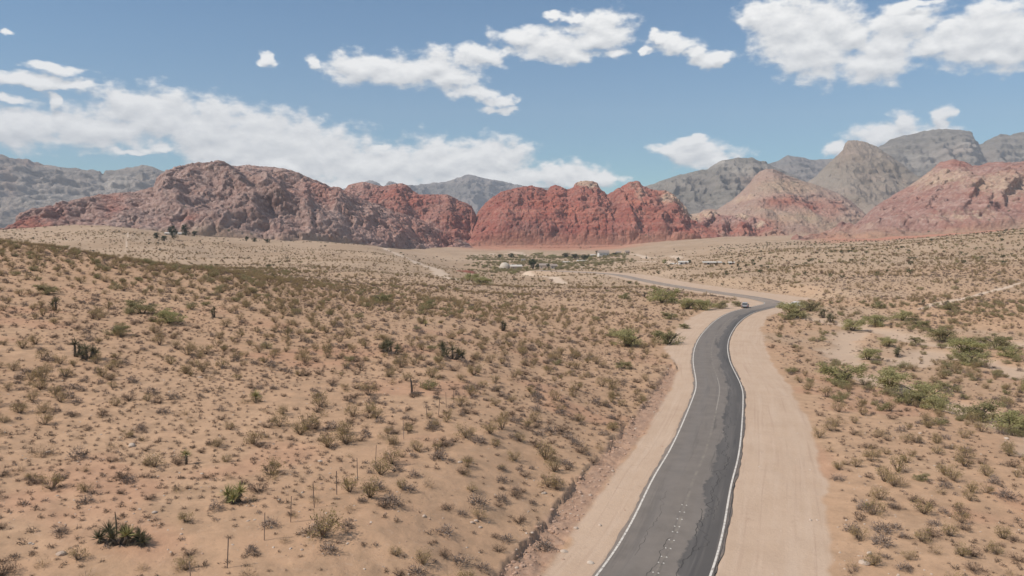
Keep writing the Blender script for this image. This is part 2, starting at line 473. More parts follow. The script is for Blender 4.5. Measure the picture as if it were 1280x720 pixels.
def road_near(x, y):
    """distance to the centre line and height of the road there"""
    d2 = np.full(x.shape, 1e12); idx = np.zeros(x.shape, dtype=int)
    xf, yf = x.ravel(), y.ravel(); D = np.full(xf.shape, 1e9); I = np.zeros(xf.shape, int); S = np.zeros(xf.shape)
    sel = np.where((yf < 800) & (xf > -60) & (xf < 170))[0]
    for s0 in range(0, len(sel), 20000):
        q = sel[s0:s0 + 20000]
        dd = (xf[q][:, None] - _rpc[None, :, 0]) ** 2 + (yf[q][:, None] - _rpc[None, :, 1]) ** 2
        j = dd.argmin(1); De = np.sqrt(dd[np.arange(len(q)), j])
        ta = (xf[q] - _rpc[j, 0]) * _rpt[j, 0] + (yf[q] - _rpc[j, 1]) * _rpt[j, 1]
        D[q] = np.where(np.abs(ta) < 2.5, np.sqrt(np.maximum(De ** 2 - ta ** 2, 0)), De); I[q] = j; S[q] = np.clip(ta, -2.5, 2.5) * _rps[j]
    return D.reshape(x.shape), (_rpc[I, 2] + S).reshape(x.shape)

def sdf(x, y, poly):
    """signed distance to a closed polygon, negative inside"""
    P_ = np.array(poly, float); n = len(P_)
    xf, yf = x.ravel(), y.ravel()
    d = np.full(xf.shape, 1e9)
    box = (xf > P_[:, 0].min() - 40) & (xf < P_[:, 0].max() + 40) & (yf > P_[:, 1].min() - 40) & (yf < P_[:, 1].max() + 40)
    X, Y = xf[box], yf[box]; dd = np.full(X.shape, 1e9); ins = np.zeros(X.shape, bool)
    for i in range(n):
        a, b = P_[i], P_[(i + 1) % n]; ab = b - a; L2 = ab @ ab + 1e-9
        t = np.clip(((X - a[0]) * ab[0] + (Y - a[1]) * ab[1]) / L2, 0, 1)
        dd = np.minimum(dd, np.hypot(X - a[0] - t * ab[0], Y - a[1] - t * ab[1]))
        c = ((a[1] > Y) != (b[1] > Y)) & (X < (b[0] - a[0]) * (Y - a[1]) / (b[1] - a[1] + 1e-12) + a[0])
        ins ^= c
    d[box] = np.where(ins, -dd, dd)
    return d.reshape(x.shape)

def line_dist(x, y, pts):
    P_ = np.array(pts, float); d = np.full(x.shape, 1e9)
    for a, b in zip(P_[:-1], P_[1:]):
        ab = b - a; t = np.clip(((x - a[0]) * ab[0] + (y - a[1]) * ab[1]) / (ab @ ab + 1e-9), 0, 1)
        d = np.minimum(d, np.hypot(x - a[0] - t * ab[0], y - a[1] - t * ab[1]))
    return d

def rpz(px, py):
    """pixel on the road-level surface near the road"""
    d = ray(px, py); k = _Ys / d.y
    X = d.x * k; zr = CAMH + d.z * k
    zz = np.interp(_Ys, RP[:1400, 1], RP[:1400, 2]) if False else None
    D, Z = road_near(X, _Ys)
    Z = np.where(D < 60, Z, table_z(X, _Ys))
    j = int(np.argmax(zr < Z)); return (X[j], float(_Ys[j]))

SH_RIGHT = [(1049,760),(1045,720),(1036,640),(1026,580),(1006,520),(986,480),(967,455),(957,432),(952,408),(962,394),(985,386),(1003,379),(998,373.5)]
SH_LEFT = [(650,760),(677,716),(712,668),(740,627),(765,592),(790,560),(812,528),(830,500),(841,478),(846,462),(842,450),(828,437),(832,425),(850,408),(862,398),(880,388),(902,380),(925,374.5)]
SHOULDER = [(-22, 0)] + [(-12.5, 24)] + [rpz(*p) for p in SH_LEFT] + [ (float(a), float(b)) for a, b in zip(RP[::12, 0] - 0 * RP[::12, 0], RP[::12, 1]) if b > 285 and b < 640] 
_far = [i for i in range(0, len(RP), 12) if RP[i, 1] > 268 and i > 500]
_inner = [tuple(RP[i, :2] - NRM[i] * 8) for i in _far]
_outer = [tuple(RP[i, :2] + NRM[i] * (18 + 2.0 * math.exp(-(ARC[i] - ARC[_far[0]]) / 70.0))) for i in _far]
SHOULDER = [(-24, -5), (-13.5, 24)] + [rpz(*p) for p in SH_LEFT] + [p for p in _inner if p[1] > 285] + _outer[::-1] + [rpz(*p) for p in SH_RIGHT[::-1]] + [(15, 24), (4, -5)]
BANK_TOP = [(560,765),(600,716),(640,672),(700,608),(760,548),(800,508),(822,480),(838,456)]
bank_w = [ground_at(*p) for p in BANK_TOP]
toe_w = [rpz(*p) for p in SH_LEFT[:10]]
GULLY = [(-16, 24)] + bank_w + toe_w[::-1] + [(-13.5, 24)]
bank_line = [(-16, 24)] + bank_w
WASH = [[(1075,406),(1058,420),(1055,440),(1062,455)], [(1060,405),(1100,412),(1150,425),(1190,430),(1240,425),(1300,430)],
        [(1100,472),(1140,490),(1200,505),(1280,540),(1350,570)], [(1120,455),(1170,440),(1230,450),(1290,470)], [(1000,395),(1040,402),(1080,404)]]
wash_w = [[ground_at(*p) for p in w] for w in WASH]
TRACKS = [([(462,303),(480,309),(500,318),(520,327),(545,339),(566,350)], 5.0), ([(1250,362),(1200,378),(1150,388)], .8),([(1290,352),(1220,372),(1160,384)], .8),
          ([(160,290),(157,315)], 0.4), ([(655,342),(680,346),(705,352)], 3.0),
          ([(700,333),(740,332),(790,328),(830,327),(850,331)], 3.5), ([(740,318),(790,318),(815,322),(850,324)], 5), ([(640,316),(665,320)], 6),
          ([(585,318),(640,317),(700,315),(760,316)], 4)]
tracks_w = [([ground_at(*p) for p in t], w) for t, w in TRACKS]

def terrain_full(x, y, masks=False):
    z = table_z(x, y)
    amp = sstep(60, 500, y)
    z = z + fbm(x / 34, y / 34, o=3, s=3) * (0.55 + 1.6 * amp) + fbm(x / 160, y / 160, o=2, s=9) * 2.5 * amp
    # hills far off: gullies
    z = z - sstep(350, 800, y) * 2.2 * (ridged(x / 60, y / 130, o=3, s=21) - 0.5)
    wobble = fbm(x / 2.2, y / 2.2, o=3, s=5)
    ds = sdf(x, y, SHOULDER)
    dr, zr = road_near(x, y)
    dse = ds + wobble * np.where(y < 150, .35, 1.0) + fbm(x / 9, y / 9, o=2, s=6) * .5
    w = sstep(0.0, 11.0, ds)
    w = np.where((dr < 90) & (y < 760), w, 1.0)
    flat = zr - 0.05 - 0.02 * np.clip(dr - 3.5, 0, 8) + 0.05 * fbm(x / 3, y / 3, o=3, s=8) * sstep(3.6, 6, dr)
    # sink a little under the asphalt sheet
    flat = flat - 0.12 * (1 - sstep(3.0, 3.5, dr))
    z = flat * (1 - w) + z * w
    dg = sdf(x, y, GULLY)
    near = (y < 150) & (x < 45)
    gul = np.where(near, sstep(0.4, -0.4, dg), 0)
    dl = line_dist(x, y, bank_line)
    left = np.where((dg > 0) & (ds > 0), dl, -dl) + fbm(x / 1.3, y / 1.3, o=4, s=11, gain=.62) * 0.75
    ext = sstep(150, 128, y)
    h = 0.42 * (0.75 + 0.5 * vnoise(x / 5, y / 5, s=12))
    step = np.where(near & ((x < 0) | (ds > 0)), sstep(-0.08, 0.13, left) * (1 - sstep(1, 14, dl)) * h * ext, 0)
    z = z + step
    # rills and rubble in the gully strip
    z = z + gul * (0.16 * fbm(x / .9, y / .9, o=3, s=14, gain=.65) - 0.26 * sstep(.72, .95, ridged(x / 3.0 + y / 3.0, (y - x) / 9.0, o=3, s=15)))
    dw = np.full(x.shape, 1e9)
    for q in wash_w: dw = np.minimum(dw, line_dist(x, y, q))
    dw = dw + 3.0 * fbm(x / 7, y / 7, o=3, s=30)
    wash = 1 - sstep(1.5, 5.5, dw)
    z = z - 0.5 * wash * (ds > 6)
    tr = np.zeros(x.shape)
    for q, wd in tracks_w:
        tr = np.maximum(tr, 1 - sstep(wd * .6, wd * 1.3, line_dist(x, y, q) + wd * .4 * vnoise(x / 6, y / 6, s=4)))
    micro = fbm(x / .9, y / .9, o=3, s=40) * 0.05 + np.maximum(fbm(x / 2.6, y / 2.6, o=2, s=41), 0) * 0.16
    z = z + micro * sstep(0.0, 1.2, dse) * sstep(500, 150, y)
    if not masks: return z
    return z, dict(shoulder=sstep(0.25, -0.25, dse), gully=np.clip(gul, 0, 1), wash=wash * (ds > 1), track=tr,
                   dshoulder=ds, droad=dr, dgully=dg)

# ------------------------------------------------------------------ ground materials
def mat_ground():
    m = NT("desert_ground", 0.95, 0.1)
    sh, gu, wa, tr = m.attr('shoulder'), m.attr('gully'), m.attr('wash'), m.attr('track')
    red, pale = m.attr('redsoil'), m.attr('farpale')
    big = m.noise(0.045, 4, 0.6); mid = m.noise(0.6, 5, 0.65); fine = m.noise(7.0, 5, 0.7)
    sand = m.mix(m.rng(big, .35, .65), (0.445, 0.276, 0.17), (0.49, 0.318, 0.20))
    sand = m.mix(m.rng(mid, .42, .66), sand, (0.37, 0.24, 0.15))
    sand = m.mix(m.math('MULTIPLY', m.rng(fine, .5, .75), .35), sand, (0.30, 0.19, 0.12))
    grit = m.rng(m.voro(2.6), .10, .2, .75, 0)
    sand = m.mix(m.math('MULTIPLY', grit, m.rng(m.noise(.35, 3, .6), .42, .6)), sand, (0.23, 0.155, 0.105))
    sand = m.mix(m.rng(m.noise(1.9, 6, .8), .55, .72, 0, .5), sand, (0.52, 0.37, 0.265))
    # distant ground: greyer gravelly plain with shrub speckle
    sp1 = m.rng(m.voro(0.42), .16, .30, 1, 0); sp2 = m.rng(m.voro(0.17), .10, .2, 1, 0)
    farc = m.mix(m.rng(m.noise(.012, 4, .6), .35, .65), (0.36, 0.25, 0.165), (0.43, 0.31, 0.215))
    farc = m.mix(m.math('MULTIPLY', sp1, .45), farc, (0.18, 0.13, 0.075))
    farc = m.mix(m.math('MULTIPLY', sp2, .6), farc, (0.10, 0.085, 0.05))
    c = m.mix(pale, sand, farc)
    c = m.mix(red, c, (0.44, 0.19, 0.125))
    shc = m.mix(m.rng(m.noise(.25, 5, .6), .35, .65), (0.50, 0.365, 0.265), (0.46, 0.33, 0.235))
    cxy = m.N.new('ShaderNodeCombineXYZ'); m.L.new(m.attr('rdist'), cxy.inputs[0]); sxy = m.N.new('ShaderNodeSeparateXYZ'); m.L.new(m.co(), sxy.inputs[0]); m.L.new(sxy.outputs[1], cxy.inputs[1])
    streak = m.noise(1.0, 4, .6, vec=m.mapping((1.1, .07, 1), cxy.outputs[0]))
    rut = m.noise(1.0, 3, .55, vec=m.mapping((3.2, .05, 1), cxy.outputs[0]))
    shc = m.mix(m.rng(streak, .45, .7, 0, .5), shc, (0.54, 0.41, 0.31))
    shc = m.mix(m.rng(rut, .56, .70, 0, .55), shc, (0.40, 0.275, 0.20))
    shc = m.mix(m.math('MULTIPLY', m.rng(m.noise(.9, 5, .75), .58, .7), .5), shc, (0.38, 0.26, 0.185))
    shc = m.mix(m.math('MULTIPLY', m.rng(m.noise(12, 4, .7), .55, .7), .4), shc, (0.33, 0.22, 0.155))
    c = m.mix(sh, c, shc)
    guc = m.mix(m.rng(m.noise(1.3, 5, .7), .35, .65), (0.31, 0.195, 0.135), (0.40, 0.265, 0.19))
    guc = m.mix(m.math('MULTIPLY', m.rng(m.noise(5, 4, .7), .55, .68), .7), guc, (0.20, 0.11, 0.075))
    c = m.mix(m.math('MULTIPLY', gu, .9), c, guc)
    c = m.mix(m.math('MULTIPLY', wa, .8), c, (0.50, 0.37, 0.27))
    c = m.mix(m.math('MULTIPLY', tr, .75), c, (0.60, 0.47, 0.36))
    m.color(c)
    b = m.math('ADD', m.noise(3.0, 5, .7), m.math('MULTIPLY', m.noise(16, 4, .7), .35))
    m.bump(b, 0.45, 0.12)
    return m.m
M_GROUND = mat_ground()

def build_terrain():
    # world-space grid whose cells widen with the distance
    Y = [12.0]
    while Y[-1] < 2600:
        y = Y[-1]
        Y.append(y * (1 + (0.02 if y < 40 else 0.0042 if y < 150 else 0.008 if y < 600 else 0.016)))
    Y = np.array([-30, -15, -5, 2, 7] + Y)
    ud = np.linspace(-0.72, 0.72, 760)
    u = np.concatenate([-np.geomspace(7, 1.2, 16), np.linspace(-1.15, -0.74, 40), ud, np.linspace(0.74, 1.15, 40), np.geomspace(1.2, 7, 16)])
    yy = np.maximum(Y, 14.0)
    X = np.clip(yy[:, None] * u[None, :], -6000, 6000); YY = np.repeat(Y[:, None], len(u), 1)
    Z, M = terrain_full(X, YY, True)
    U = X / np.maximum(YY, 14)
    farp = sstep(170, 420, YY + 60 * fbm(X / 50, YY / 50, o=3, s=50))
    farp = np.maximum(farp, 0.75 * sstep(60, 200, YY) * sstep(.12, .3, U) * sstep(-.2, .4, fbm(X / 25, YY / 25, o=3, s=51)))
    redsoil = sstep(900, 1250, YY) * sstep(.36, .42, U) * 0.8
    redsoil = np.maximum(redsoil, sstep(1450, 1650, YY) * sstep(-.09, -.03, U) * sstep(.2, .12, U) * .7)
    redsoil = np.maximum(redsoil, .22 * sstep(.2, .5, fbm(X / 12, YY / 12, o=3, s=52)) * sstep(200, 80, YY))
    n, k = Z.shape
    V = np.stack([X, YY, Z], -1).reshape(-1, 3)
    ii = np.arange(n * k).reshape(n, k)
    Q = np.stack([ii[:-1, :-1], ii[:-1, 1:], ii[1:, 1:], ii[1:, :-1]], -1).reshape(-1, 4)
    shm = M['shoulder'].ravel()[Q].mean(1) > 0.5
    at_ = {'shoulder': M['shoulder'], 'gully': M['gully'], 'wash': M['wash'], 'track': M['track'], 'redsoil': redsoil, 'farpale': farp, 'rdist': np.minimum(M['droad'], 500)}
    for name, sel in (('desert_ground', ~shm), ('dirt_shoulder', shm)):
        q = Q[sel]; used, inv = np.unique(q, return_inverse=True)
        me = mesh_np(name, V[used], inv.reshape(-1, 4), M_GROUND, True, {a: b.ravel()[used] for a, b in at_.items()})
        link(bpy.data.objects.new(name, me), kind='structure',
             label='sandy desert ground with low hills' if 'desert' in name else 'pale graded dirt shoulder along both sides of the road')
    # the plain beyond, out to the horizon, well below the mountains' feet
    xs = np.linspace(-8800, 8800, 40); ys = np.concatenate([np.array([-560, -300, -28]), np.linspace(1000, 9800, 24)])
    A, B = np.meshgrid(xs, ys); C = np.where(B < 0, -3.0, -22.0) + 4 * fbm(A / 3000, B / 3000, o=2, s=77)
    C = np.where((np.abs(A) < 4000) & (B > 900) & (B < 2900), -30, C)
    jj = np.arange(A.size).reshape(A.shape)
    q = np.stack([jj[:-1, :-1], jj[:-1, 1:], jj[1:, 1:], jj[1:, :-1]], -1).reshape(-1, 4)
    cy_ = B.ravel()[q].mean(1)
    q = q[~((cy_ > -28) & (cy_ < 1000) & (np.abs(A.ravel()[q].mean(1)) < 5500))]
    z0 = np.zeros(A.size)
    me = mesh_np('outer_plain', np.stack([A, B, C], -1).reshape(-1, 3), q, M_GROUND, True,
                 {'shoulder': z0, 'gully': z0, 'wash': z0, 'track': z0, 'redsoil': z0, 'farpale': z0 + 1, 'rdist': z0 + 400})
    link(bpy.data.objects.new('outer_ground', me), kind='structure')
build_terrain()

# ------------------------------------------------------------------ road
def mat_asphalt():
    m = NT("asphalt", 0.85, 0.25)
    uvx, uvy = m.attr('across'), m.attr('along')
    cx = m.N.new('ShaderNodeCombineXYZ'); m.L.new(uvx, cx.inputs[0]); m.L.new(uvy, cx.inputs[1])
    v = cx.outputs[0]
    base = m.mix(m.rng(m.noise(.5, 5, .65, vec=v), .3, .7), (0.155, 0.133, 0.114), (0.20, 0.17, 0.145))
    # newer darker overlay along the right-hand lane with a wandering edge
    edge = m.math('ADD', uvx, m.math('MULTIPLY', m.math('SUBTRACT', m.noise(.11, 6, .72, vec=v), .5), 4.0))
    dark = m.rng(edge, 1.2, 1.38)
    base = m.mix(m.math('MULTIPLY', dark, .85), base, (0.078, 0.072, 0.068))
    tar = m.noise(1, 4, .7, vec=m.mapping((1.1, .035, 1), v))
    base = m.mix(m.math('MULTIPLY', m.rng(tar, .54, .62), m.rng(uvx, -.5, 1.2, .25, .75)), base, (0.06, 0.056, 0.054))
    # wheel tracks
    w1 = m.rng(m.math('ABSOLUTE', m.math('SUBTRACT', m.math('ABSOLUTE', uvx), 1.7)), .1, .75, 1, 0)
    base = m.mix(m.math('MULTIPLY', w1, .22), base, (0.19, 0.17, 0.155))
    long = m.noise(1, 4, .6, vec=m.mapping((1.5, .06, 1), v))
    base = m.mix(m.rng(long, .5, .75, 0, .4), base, (0.20, 0.175, 0.155))
    dusty = m.rng(m.math('ABSOLUTE', uvx), 2.9, 3.5, 0, .55)
    base = m.mix(m.math('MULTIPLY', dusty, m.rng(m.noise(.8, 4, .7, vec=v), .3, .7)), base, (0.38, 0.28, 0.21))
    # faint ghost of the worn centre line
    gl = m.rng(m.math('ABSOLUTE', m.math('SUBTRACT', uvx, .1)), .05, .16, 1, 0)
    fd = m.rng(uvy, 118, 150, 0.0, 1.0)
    base = m.mix(m.math('MULTIPLY', m.math('MULTIPLY', gl, .28), m.rng(m.noise(.7, 3, .6, vec=v), .45, .6)), base, (0.36, 0.31, 0.24))
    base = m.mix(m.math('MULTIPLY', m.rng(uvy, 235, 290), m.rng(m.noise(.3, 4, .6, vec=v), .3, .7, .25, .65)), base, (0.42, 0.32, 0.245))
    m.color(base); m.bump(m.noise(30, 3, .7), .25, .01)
    return m.m
def mat_paint(name, col):
    m = NT(name, .7, .3)
    worn = m.rng(m.noise(3.0, 5, .75), .36, .5)
    m.color(m.mix(worn, (0.28, 0.24, 0.21), col)); return m.m
def mat_flat(name, c1, c2=None, rough=.85, scale=2.0, spec=.2):
    m = NT(name, rough, spec)
    if c2: m.color(m.mix(m.rng(m.noise(scale, 4, .6), .3, .7), c1, c2))
    else: m.color(c1)
    return m.m

def strip(name, offs_fn, mat, zlift, i0, i1, label, attrs=True, step=1, cross=6, kind='structure', parent=None):
    idx = np.arange(i0, i1, step)
    lo = np.array([offs_fn(i)[0] for i in idx]); hi = np.array([offs_fn(i)[1] for i in idx])
    t = np.linspace(0, 1, cross + 1)
    O = lo[:, None] * (1 - t) + hi[:, None] * t
    XY = RP[idx, None, :2] + NRM[idx, None, :] * O[..., None]
    crown = 0.03 * (1 - (O / 3.5) ** 2)
    Z = RP[idx, 2][:, None] + zlift + crown
    V = np.concatenate([XY, Z[..., None]], -1).reshape(-1, 3)
    ii = np.arange(len(V)).reshape(len(idx), cross + 1)
    Q = np.stack([ii[:-1, :-1], ii[:-1, 1:], ii[1:, 1:], ii[1:, :-1]], -1).reshape(-1, 4)
    at_ = {'across': O.ravel(), 'along': np.repeat(ARC[idx], cross + 1)} if attrs else None
    o = bpy.data.objects.new(name, mesh_np(name, V, Q, mat, True, at_))
    return link(o, parent, kind=kind if parent is None else None, label=label)

def build_road():
    n = len(RP)
    rag = lambda i, s: 0.10 * float(vnoise(np.array([ARC[i] * 1.1]), np.array([s * 7.3]))[0]) + 0.14 * float(vnoise(np.array([ARC[i] * .31]), np.array([s * 3.3]))[0])
    R = strip('road', lambda i: (-3.42 + rag(i, 1), 3.4 + .8 * rag(i, 2)), mat_asphalt(), 0.0, 0, n - 4, 'two lane grey asphalt road curving through the desert', cross=12)
    pw = mat_paint('edge_line_paint', (0.62, 0.57, 0.50))
    strip('edge_line', lambda i: (-3.18, -3.04), pw, 0.004, 0, n - 4, None, cross=1, parent=R)
    strip('edge_line', lambda i: (3.04, 3.18), pw, 0.004, 0, n - 4, None, cross=1, parent=R)
    # raised pavement dots, pairs along the worn centre line, nearest the camera
    a0 = float(np.interp(46, RP[:300, 1], ARC[:300]))
    dot = MB()
    pm = mat_flat('marker_white', (0.50, 0.47, 0.42))
    for k in range(12):
        a = a0 - 3 + k * 1.35
        i = int(np.searchsorted(ARC, a))
        for o in (-.16, .16):
            c = RP[i, :2] + NRM[i] * (0.05 + o)
            mb = MB().box((c[0], c[1], RP[i, 2] + .045), (.1, .1, .03), taper=.6)
            mb.build('road_stud', pm, R)
    # short painted centre stripe further on
    cm = mat_paint('centre_line_paint', (0.27, 0.235, 0.195))
    i0 = int(np.searchsorted(RP[:1200, 1], 92)); i1 = int(np.searchsorted(RP[:300, 1], 118))
    strip('centre_line', lambda i: (0.02, 0.14), cm, 0.004, i0, i1, None, cross=1, parent=R)
    # sealed and open cracks
    ck = mat_flat('crack_filler', (0.058, 0.053, 0.049))
    rnd = random.Random(5)
    def crack(aa, bb, off, amp, wd, seed):
        V = []; idx = range(int(np.searchsorted(ARC, aa)), int(np.searchsorted(ARC, bb)))
        sub = 3
        a = np.arange(aa, bb, .22)
        o = off + amp * fbm(a * .35, a * 0 + seed, o=5, s=seed, gain=.7)
        cx = np.interp(a, ARC, RP[:, 0]) + np.interp(a, ARC, NRM[:, 0]) * o
        cyy = np.interp(a, ARC, RP[:, 1]) + np.interp(a, ARC, NRM[:, 1]) * o
        nz = np.interp(a, ARC, RP[:, 2]) + 0.03 * (1 - (o / 3.5) ** 2) + .003
        w = .72 * wd * (0.5 + 0.7 * np.abs(vnoise(a * .9, a * 0 + seed, s=3)))
        nx, ny = np.interp(a, ARC, NRM[:, 0]), np.interp(a, ARC, NRM[:, 1])
        Lp = np.stack([cx - nx * w / 2, cyy - ny * w / 2, nz], 1); Rp = np.stack([cx + nx * w / 2, cyy + ny * w / 2, nz], 1)
        V = np.concatenate([Lp, Rp]); m_ = len(a); i = np.arange(m_ - 1)
        Q = np.stack([i, i + m_, i + 1 + m_, i + 1], 1)
        link(bpy.data.objects.new('crack', mesh_np('crack', V, Q, ck)), R)
    s = a0
    crack(s - 3, s + 12, 1.35, .7, .10, 3); crack(s + 4, s + 42, 1.9, 1.3, .10, 7); crack(s + 10, s + 28, 2.2, 1.0, .07, 9)
    crack(s - 3, s + 6, -.3, .5, .06, 11); crack(s + 2, s + 15, -1.6, .6, .04, 13); crack(s + 40, s + 75, 1.6, .8, .06, 17)
    crack(s - 3, s + 22, 3.3, .25, .08, 19)
build_road()

# ------------------------------------------------------------------ mountains
def interp(pts, x):
    p = sorted(pts); return np.interp(x, [a[0] for a in p], [a[1] for a in p])

def pix_dirs(px, py):
    dx = (px - 640.0) / F; dy = (360.0 - py) / F
    c, s_ = math.cos(PITCH), math.sin(PITCH)
    yy = c + dy * s_
    return dx / yy, (-s_ + dy * c) / yy        # x/Y and (z-CAMH)/Y

def ridge(name, crest, base, Yb, Yc, nc, nr, mat, disp, prof=0.8, colour=None, label=None, rough_crest=0.0, back=0.35, spread=0.0, x0=None, x1=None, dvec=(0, -0.75, 0.6), crest_keep=0.75, talus=0.05):
    if 'grey' in name or 'tan' in name or 'blue' in name: crest_keep = .4
    """a rock mass between a foot line and a crest line, closed behind by a falling back slope"""
    x0 = crest[0][0] if x0 is None else x0; x1 = crest[-1][0] if x1 is None else x1
    px = np.linspace(x0, x1, nc)
    cy_ = interp(crest, px) + rough_crest * fbm(px / 9, px * 0 + nc, o=4, s=nc, gain=.6)
    by_ = interp(base, px)
    yb = interp(Yb, px) if isinstance(Yb, list) else np.full(nc, float(Yb))
    yc = interp(Yc, px) if isinstance(Yc, list) else np.full(nc, float(Yc))
    ub, eb = pix_dirs(px, by_); uc, ec = pix_dirs(px, cy_)
    xb, zb = ub * yb, CAMH + eb * yb
    xc, zc = uc * yc, CAMH + ec * yc
    zc = np.maximum(zc, zb - 3)
    t = np.concatenate([np.linspace(0, 1, nr), 1 + np.linspace(0, 1, max(6, nr // 6))[1:] * back])[:, None]
    tf = np.clip(t, 0, 1); tb = np.clip(t - 1, 0, None) / back
    h = zc - zb
    X = xb + (xc - xb) * t; Y = yb + (yc - yb) * t
    shp = np.where(tf < talus, .35 * talus * tf / max(talus, 1e-6), .35 * talus + (1 - .35 * talus) * (np.clip(tf - talus, 0, 1) / (1 - talus)) ** prof)
    Z = zb + h * shp - tb ** 1.4 * (h + 40) - (tf <= 0) * 45
    pr = px[None, :].repeat(len(t), 0)
    pyv = 290 - (Z - CAMH) / Y * F
    D = disp(X, Y, Z, tf.repeat(nc, 1), pr, pyv, h)
    env = np.where(tf < 1, 1 - (1 - crest_keep) * sstep(.8, 1, tf), crest_keep) * sstep(0, .05, np.minimum(tf * 1.0, 1))
    sidefade = sstep(0, .03, (pr - x0) / (x1 - x0)) * sstep(0, .03, (x1 - pr) / (x1 - x0))
    D = D * env * sstep(talus * .6, talus * 1.8, t)
    X = X + dvec[0] * D; Y = Y + dvec[1] * D; Z = Z + dvec[2] * D
    # bring the skyline back to the surveyed crest while keeping its fine roughness
    for _ in range(2):
        top = ((Z - CAMH) / Y).max(0); de = ec - top
        kk = max(2, nc // 90); ker = np.exp(-.5 * (np.arange(-3 * kk, 3 * kk + 1) / kk) ** 2); ker /= ker.sum()
        de = np.convolve(np.pad(de, 3 * kk, mode='edge'), ker, 'valid')
        Z = Z + de[None, :] * Y * sstep(0, 1, tf)
    V = np.stack([X, Y, Z], -1).reshape(-1, 3)
    n, k = X.shape
    ii = np.arange(n * k).reshape(n, k)
    Q = np.stack([ii[:-1, :-1], ii[:-1, 1:], ii[1:, 1:], ii[1:, :-1]], -1).reshape(-1, 4)
    at_ = colour(X, Y, Z, tf.repeat(nc, 1), pr, pyv) if colour else {}
    me = mesh_np(name, V, Q, mat, True, {a: np.broadcast_to(b, X.shape).ravel() for a, b in at_.items()})
    return link(bpy.data.objects.new(name, me), kind='structure', label=label)

def dome(x, y, z, size, s):
    f, c = worley(x / size, y / size, z / (size * .8), s)
    return np.sqrt(np.clip(1.0 - (f / 0.82) ** 2, 0, 1)), c

def gauss(px, py, cx, cy, rx, ry, rot=0.0):
    a = math.radians(rot); dx, dy = px - cx, py - cy
    u = dx * math.cos(a) + dy * math.sin(a); v = -dx * math.sin(a) + dy * math.cos(a)
    return np.exp(-(u / rx) ** 2 - (v / ry) ** 2)

def cliffs(px, py, items, wob=0):
    """buttresses: rise gently from the left, drop steeply on the right edge. (x, y, width, height, amount, lean)"""
    r = 0
    for (cx, cy, w, hh, a, lean) in items:
        q = (px + wob - cx - lean * (py - cy)) / w
        prof = np.where(q < 0, np.exp(-(q * 1.1) ** 2), 1 - sstep(0, .6, q))
        r = r + a * prof * np.exp(-((py - cy) / hh) ** 4)
    return r

def sandstone(sizes, but=18, butw=110, items=(), seed=1, aspect=0.6, diag=0.0, ledge=0.0):
    def f(X, Y, Z, t, px, py, h):
        mid = np.sin(np.pi * np.clip(t, 0, 1)) ** .5
        wx, wy, wz = (fbm(X / 40, Y / 40, Z / 40, 3, seed + k) * 10 for k in range(3))
        D = but * mid * (ridged(X / butw, Y / butw * .6, Z / (butw * 1.8), 4, seed) - .62) * 2
        for sz, a in sizes:
            d, c = dome(X + wx, (Y + wy) * aspect, Z + wz, sz, seed + int(sz))
            D = D + a * (d - .55) * (0.5 + 1.0 * c)
        D = D + fbm(X / 6, Y / 6, Z / 6, 3, seed + 90) * 2.6
        if ledge:
            q = (Z + wz * .8 + .05 * X) / 19.0; fr = q - np.floor(q)
            D = D + ledge * (sstep(0, .25, fr) - fr) * sstep(-.1, .3, fbm(X / 130, Y / 130, Z / 90, 2, seed + 71))
        if diag: D = D + diag * mid * (ridged((X + .9 * Z) / 55 + wx / 40, Y / 90, Z / 120, 4, seed + 8) - .6) * 2
        if items: D = D + 0.7 * cliffs(px, py, items, 7 * fbm(X / 45, Y / 45, Z / 30, 4, seed + 66, .6))
        return D
    return f

